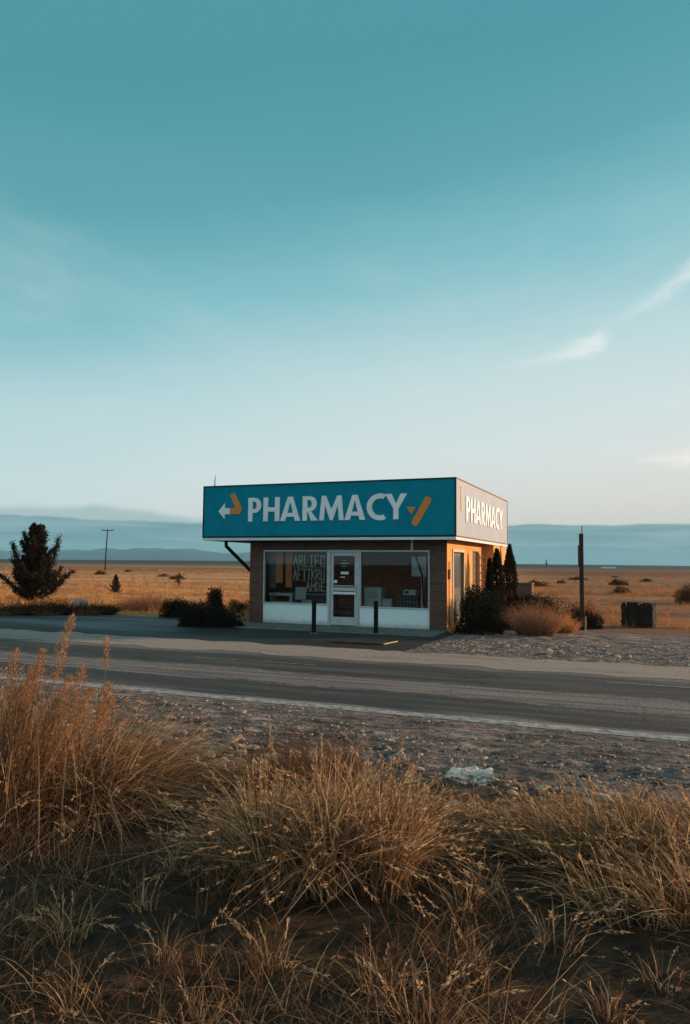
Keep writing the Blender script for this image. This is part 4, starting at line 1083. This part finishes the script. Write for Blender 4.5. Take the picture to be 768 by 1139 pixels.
# -- juniper tree on the left
def juniper(loc, h, label, name='juniper_tree', seed=1, leaders=None, dens=1.0, m=G_conifer):
    rng = np.random.default_rng(seed); e = empty(name, loc, 0, label, 'tree')
    wood = MB(); cen = []; dr_ = []
    wood.tube([(0, 0, -.1), (.03 * h, 0, h * .3), (0, 0, h * .65), (.02, 0, h * .97)], [.035 * h, .028 * h, .016 * h, .004 * h], 8)
    def limb(base, d0, ln, r):
        p = Vector(base); d = Vector(d0).normalized(); pts = [p.copy()]; k = 7
        for s in range(k):
            d = (d + Vector((0, 0, .11)) + Vector(rng.normal(0, .09, 3))).normalized()
            p = p + d * ln / k; pts.append(p.copy())
            if s >= 1:
                nt_ = int(34 * dens)
                for _ in range(nt_):
                    f = rng.uniform(); q_ = pts[-2].lerp(pts[-1], f); tdir = (d * .75 + Vector(rng.normal(0, .6, 3)) + Vector((0, 0, .35))).normalized()
                    tl = (.04 * h + ln * .14) * rng.uniform(.3, 1.15) * (1.15 - s / k * .7)
                    for g_ in range(5):
                        c = q_ + tdir * tl * (g_ + rng.uniform()) / 5
                        cen.append(tuple(c)); dr_.append(tuple(tdir + Vector(rng.normal(0, .45, 3))))
        wood.tube(pts, [r * (1 - .85 * i / k) for i in range(k + 1)], 5)
        return pts
    nb = 72
    for i in range(nb):
        t = .015 + .90 * (i / nb) ** 1.25
        a = i * 2.4 + rng.normal(0, .3); up = .08 + 1.2 * t + rng.uniform(-.2, .35)
        ln = h * (.44 * (1 - t) ** .85 + .06) * rng.uniform(.55, 1.22)
        limb((0, 0, h * t), (math.cos(a), math.sin(a) * .8, up), ln, .014 * h * (1 - t * .6))
    for (lx, lz, a) in (leaders or ()):
        limb((lx * .35 * h, 0, h * .25), (lx * 1.5, a, 1.3), h * lz, .018 * h)
    wood.build('trunk', M_bark, e)
    cen = np.array(cen); dr_ = np.array(dr_); cen[:, 2] = np.maximum(cen[:, 2], .02); n = len(cen)
    link('crown', mesh_np('crown', *flecks(cen, dr_, rng.uniform(.016, .034, n) * h, rng.uniform(.008, .015, n) * h, rng.uniform(0, 1, n), rng)), m, e)
    return e
juniper((-13.5, 32.2, 0), 3.30, 'dark ragged juniper tree standing alone at the left', leaders=((.36, .60, .1), (-.34, .52, -.2), (.22, .66, -.3), (-.2, .55, .3)), seed=4)
juniper((-12.5, 40.4, 0), 1.0, 'small dark seedling conifer right of the big juniper', seed=9, dens=.35)

# field tussocks: one uncountable mass
rg = np.random.default_rng(77)
def field(name, n, y0, y1, hmin, hmax, wid, label, slope, per=9, pw=1.6, m=G_field):
    Y = y0 + (y1 - y0) * rg.uniform(0, 1, n) ** pw; X = rg.uniform(-slope, slope, n) * Y * 1.0
    vv = X * V.x + Y * V.y; uu = X * U.x + Y * U.y
    dn = np.array([noise.noise(Vector((a * .12, b_ * .35, 1))) for a, b_ in zip(uu, vv)])
    # off the lot, the shop and its surroundings
    ok = (vv > 19.9 + rg.normal(0, .25, n)) & ~((uu > -12.3) & (uu < -3.6) & (vv < 26.5)) & (dn + rg.uniform(-.4, .4, n) > -.05)
    ok &= ~((X > 5.5) & (Y < 45) & (rg.uniform(0, 1, n) < .72))
    ok |= (uu > -4.0) & (vv > 18.2) & (vv < 21) & (dn > .2) & (X > 4) & (X < 7)
    X, Y = X[ok], Y[ok]; k = len(X)
    bx = np.repeat(X, per) + rg.normal(0, .09, k * per) * (1 + np.repeat(Y, per) * .008); by = np.repeat(Y, per) + rg.normal(0, .09, k * per)
    hh = np.repeat(rg.uniform(hmin, hmax, k), per) * rg.uniform(.5, 1.1, k * per)
    tn = np.clip(np.repeat(rg.uniform(.1, .9, k), per) + rg.normal(0, .12, k * per), 0, 1)
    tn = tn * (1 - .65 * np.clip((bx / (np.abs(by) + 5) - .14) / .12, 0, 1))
    B = blades(bx, by, np.full(k * per, -.03), hh, rg.uniform(0, 6.28, k * per), rg.uniform(.1, .6, k * per), rg.uniform(0, .5, k * per), wid * (1 + by * .03), tn, 2, rg)
    o = link(name, mesh_np(name, *B[:3]), m); tag(o, label, 'grass', kind='stuff')
field('field_grass', 9000, 21, 60, .12, .38, .012, 'golden dry grass across the open field behind the shop', .56, 12)
field('field_grass', 3500, 60, 200, .10, .28, .03, 'far golden grass thinning towards the dark horizon', .56, 7, 1.3)

# scattered far shrubs
sm = None
far_sh = [(-33, 100), (-38, 130), (-14, 62), (-17, 75), (-22, 90), (12, 55), (16, 62), (22, 75), (30, 95), (18, 48), (26, 70), (36, 88), (-26, 66), (44, 120), (20, 100), (28, 130)]
proto = leaf_shrub('field_shrub', (far_sh[0][0], far_sh[0][1], 0), 'low dark scrub clump far out in the dry field', 1.0, .6, .5, 900, m=G_twig, leaf=.12, seed=50, cat='shrub', group='low scrub clumps out in the field', lumps=6)
for i, (x, y) in enumerate(far_sh[1:]):
    o = proto.copy(); COL.objects.link(o); o.location = (x, y, 0); s = random.uniform(.5, 1.15); o.scale = (s * random.uniform(.9, 1.9), s, s * .9); o.rotation_euler = (0, 0, i * 1.3)
    for ch in proto.children:
        c = ch.copy(); COL.objects.link(c); c.parent = o

# ------------------------------------------------------------------ stones
def stone_mesh(seed, sub=2):
    bm = bmesh.new(); bmesh.ops.create_icosphere(bm, subdivisions=sub, radius=1)
    for vx in bm.verts:
        n_ = noise.fractal(vx.co * 1.3 + Vector((seed * 3.1, 0, 0)), 1, 2, 3); vx.co *= 1 + .45 * n_
        for ax in (Vector((1, .3, .2)), Vector((-.4, 1, .1)), Vector((.2, -.5, 1)), Vector((-.7, -.6, .3))):
            a_ = ax.normalized(); dd = vx.co.dot(a_); lim_ = .72
            if dd > lim_: vx.co -= a_ * (dd - lim_) * .85
        vx.co.z *= .6
    me = D.meshes.new('rock'); bm.to_mesh(me); bm.free(); return me
def stone_mat(name, a, b_):
    m, nt, g, bs = new_mat(name)
    x, y, z = g.sep(g.coord()); n = g.noise(g.comb(x, y, z), 3.0, 7, .7)
    oi = nt.nodes.new('ShaderNodeObjectInfo')
    c = g.mix(n.step(.3, .7), a, b_); c = g.mix(N(nt, oi.outputs['Random']) * .6, c, lin(110, 98, 90))
    put(nt, bs.inputs['Base Color'], c); put(nt, bs.inputs['Roughness'], .9); put(nt, bs.inputs['Normal'], g.bump(n, .5, .05)); return m
M_stone = stone_mat('pale_stone', lin(216, 178, 154), lin(140, 112, 98))
SM = [stone_mesh(i, 2) for i in range(6)]
for m_ in SM: m_.materials.append(M_stone)
rr = random.Random(19)
spots = []
for i in range(150):
    u_ = rr.uniform(-9, 3.2); v_ = rr.triangular(4.9, 7.7, 5.9)
    spots.append((u_, v_, rr.uniform(.02, .062) * (1.3 if v_ < 6.3 else .8), 'pale rubble stone on the rough verge between grass and road'))
for i in range(34): spots.append((-3.9 + rr.gauss(0, .55), 5.75 + rr.uniform(-.35, .5), rr.uniform(.025, .075), 'pale rubble stone on the rough verge between grass and road'))
for i in range(70):
    u_ = rr.uniform(-4.3, 4.0); v_ = rr.uniform(14.1, 17.4)
    spots.append((u_, v_, rr.uniform(.03, .085), 'pale stone on the rubbly far shoulder right of the shop'))
for i, (u_, v_, s, lb) in enumerate(spots):
    p = W(u_, v_); o = link('rock', SM[i % 6], M_stone, loc=(p.x, p.y, ground_z(u_, v_) + s * .15)); o.scale = (s * rr.uniform(.8, 1.7), s * rr.uniform(.8, 1.2), s * rr.uniform(.6, 1.))
    o.rotation_euler = (rr.uniform(-.3, .3), rr.uniform(-.3, .3), rr.uniform(0, 6.28)); tag(o, lb, 'rock', 'verge stones' if v_ < 9 else 'far shoulder stones')
# gravel: uncountable small stones on both verges
rg = np.random.default_rng(99)
bmq = bmesh.new(); bmesh.ops.create_icosphere(bmq, subdivisions=1, radius=1); icv = np.array([list(v_.co) for v_ in bmq.verts]); icf = np.array([[v_.index for v_ in f.verts] for f in bmq.faces]); bmq.free()
def gravel(name, n, u0, u1, v0, v1, smin, smax, label, tri):
    u_ = rg.uniform(u0, u1, n); v_ = rg.triangular(v0, tri, v1, n)
    cl = np.array([noise.noise(Vector((a * 1.5, b_ * 3, 4))) for a, b_ in zip(u_, v_)]); k = cl + rg.uniform(-.5, .5, n) > 0; u_, v_ = u_[k], v_[k]; n = len(u_)
    s = smin + (smax - smin) * rg.power(.45, n)[::1] ** 1.5 * rg.uniform(.2, 1, n)
    sc = s[:, None] * rg.uniform([.8, .8, .4], [1.5, 1.3, .9], (n, 3)); an = rg.uniform(0, 6.28, n)
    z = np.array([ground_z(a, b_) for a, b_ in zip(u_, v_)])
    v3 = icv[None] * sc[:, None, :] * rg.uniform(.75, 1.2, (n, len(icv), 1))
    c_, s_ = np.cos(an)[:, None], np.sin(an)[:, None]
    x = v3[..., 0] * c_ - v3[..., 1] * s_ + (u_ * U.x + v_ * V.x)[:, None]; y = v3[..., 0] * s_ + v3[..., 1] * c_ + (u_ * U.y + v_ * V.y)[:, None]
    zz = v3[..., 2] + (z + s * .2)[:, None]
    Vv = np.stack([x, y, zz], -1).reshape(-1, 3); F = (icf[None] + (np.arange(n) * len(icv))[:, None, None]).reshape(-1, 3)
    t = np.repeat(rg.beta(1.6, 2.4, n), len(icv))
    m, nt, g_, b_ = D.materials.get('gravel_stone'), None, None, None
    if m is None:
        m, nt, g_, b_ = new_mat('gravel_stone')
        put(nt, b_.inputs['Base Color'], g_.ramp(g_.attr('tint'), [(0, lin(64, 56, 53)), (.5, lin(132, 115, 107)), (1, lin(230, 204, 186))])); put(nt, b_.inputs['Roughness'], .9)
    o = link(name, mesh_np(name, Vv, F, t), m); tag(o, label, 'gravel', kind='stuff')
gravel('gravel', 30000, -9.5, 3.5, 4.9, 8.1, .004, .026, 'grey and pink grit strewn over the near verge', 6.4)
gravel('gravel', 9000, -4.6, 4.5, 13.2, 18.0, .008, .040, 'pale grit strewn over the far shoulder right of the shop', 14.8)
gravel('gravel', 3500, -14, 5, 11.9, 12.9, .004, .016, 'loose grit spilled over the far edge of the asphalt', 12.35)
gravel('gravel', 3500, -12, 3.5, 7.7, 8.5, .005, .018, 'loose grit along the worn white edge line', 7.95)
gravel('gravel', 2500, -12, 4.5, 9.3, 10.6, .003, .009, 'fine grit drifted along the crown of the road', 9.9)

# rubble heap by the left shrubs
e = empty('rubble_heap', (-8.62, 24.0, 0), 0, 'small sunlit heap of pale broken slabs among the low left shrubs', 'rubble')
for i in range(7):
    o = link('slab', SM[i % 6], M_stone, e, loc=(rr.uniform(-.35, .38), rr.uniform(-.12, .12), .12 + rr.uniform(0, .30))); o.scale = (.13, .07, rr.uniform(.14, .3)); o.rotation_euler = (rr.uniform(-.5, .5), rr.uniform(-.8, .8), rr.uniform(0, 6))
# crumpled bag
bm = bmesh.new(); bmesh.ops.create_icosphere(bm, subdivisions=5, radius=1)
for vx in bm.verts:
    c = vx.co.copy(); f1 = abs(noise.noise(c * 2.2 + Vector((5, 2, 1)))) ; f2 = abs(noise.noise(c * 5.1)); f3 = abs(noise.noise(c * 11.0))
    vx.co *= .72 + .75 * f1 + .38 * f2 + .14 * f3; vx.co.x *= .17; vx.co.y *= .10; vx.co.z *= .065
    if c.x > .5: vx.co.z += .03 * (c.x - .3)
me = D.meshes.new('crumpled_bag'); bm.to_mesh(me); bm.free()
M_bag = simple('bag_plastic', lin(236, 214, 196), .6, .2, 9, .2, c2=lin(150, 160, 156))
o = link('crumpled_bag', me, M_bag, loc=(1.0, 5.86, .055), rz=-.35); tag(o, 'crumpled pale bluish plastic bag lying at the edge of the verge', 'bag')
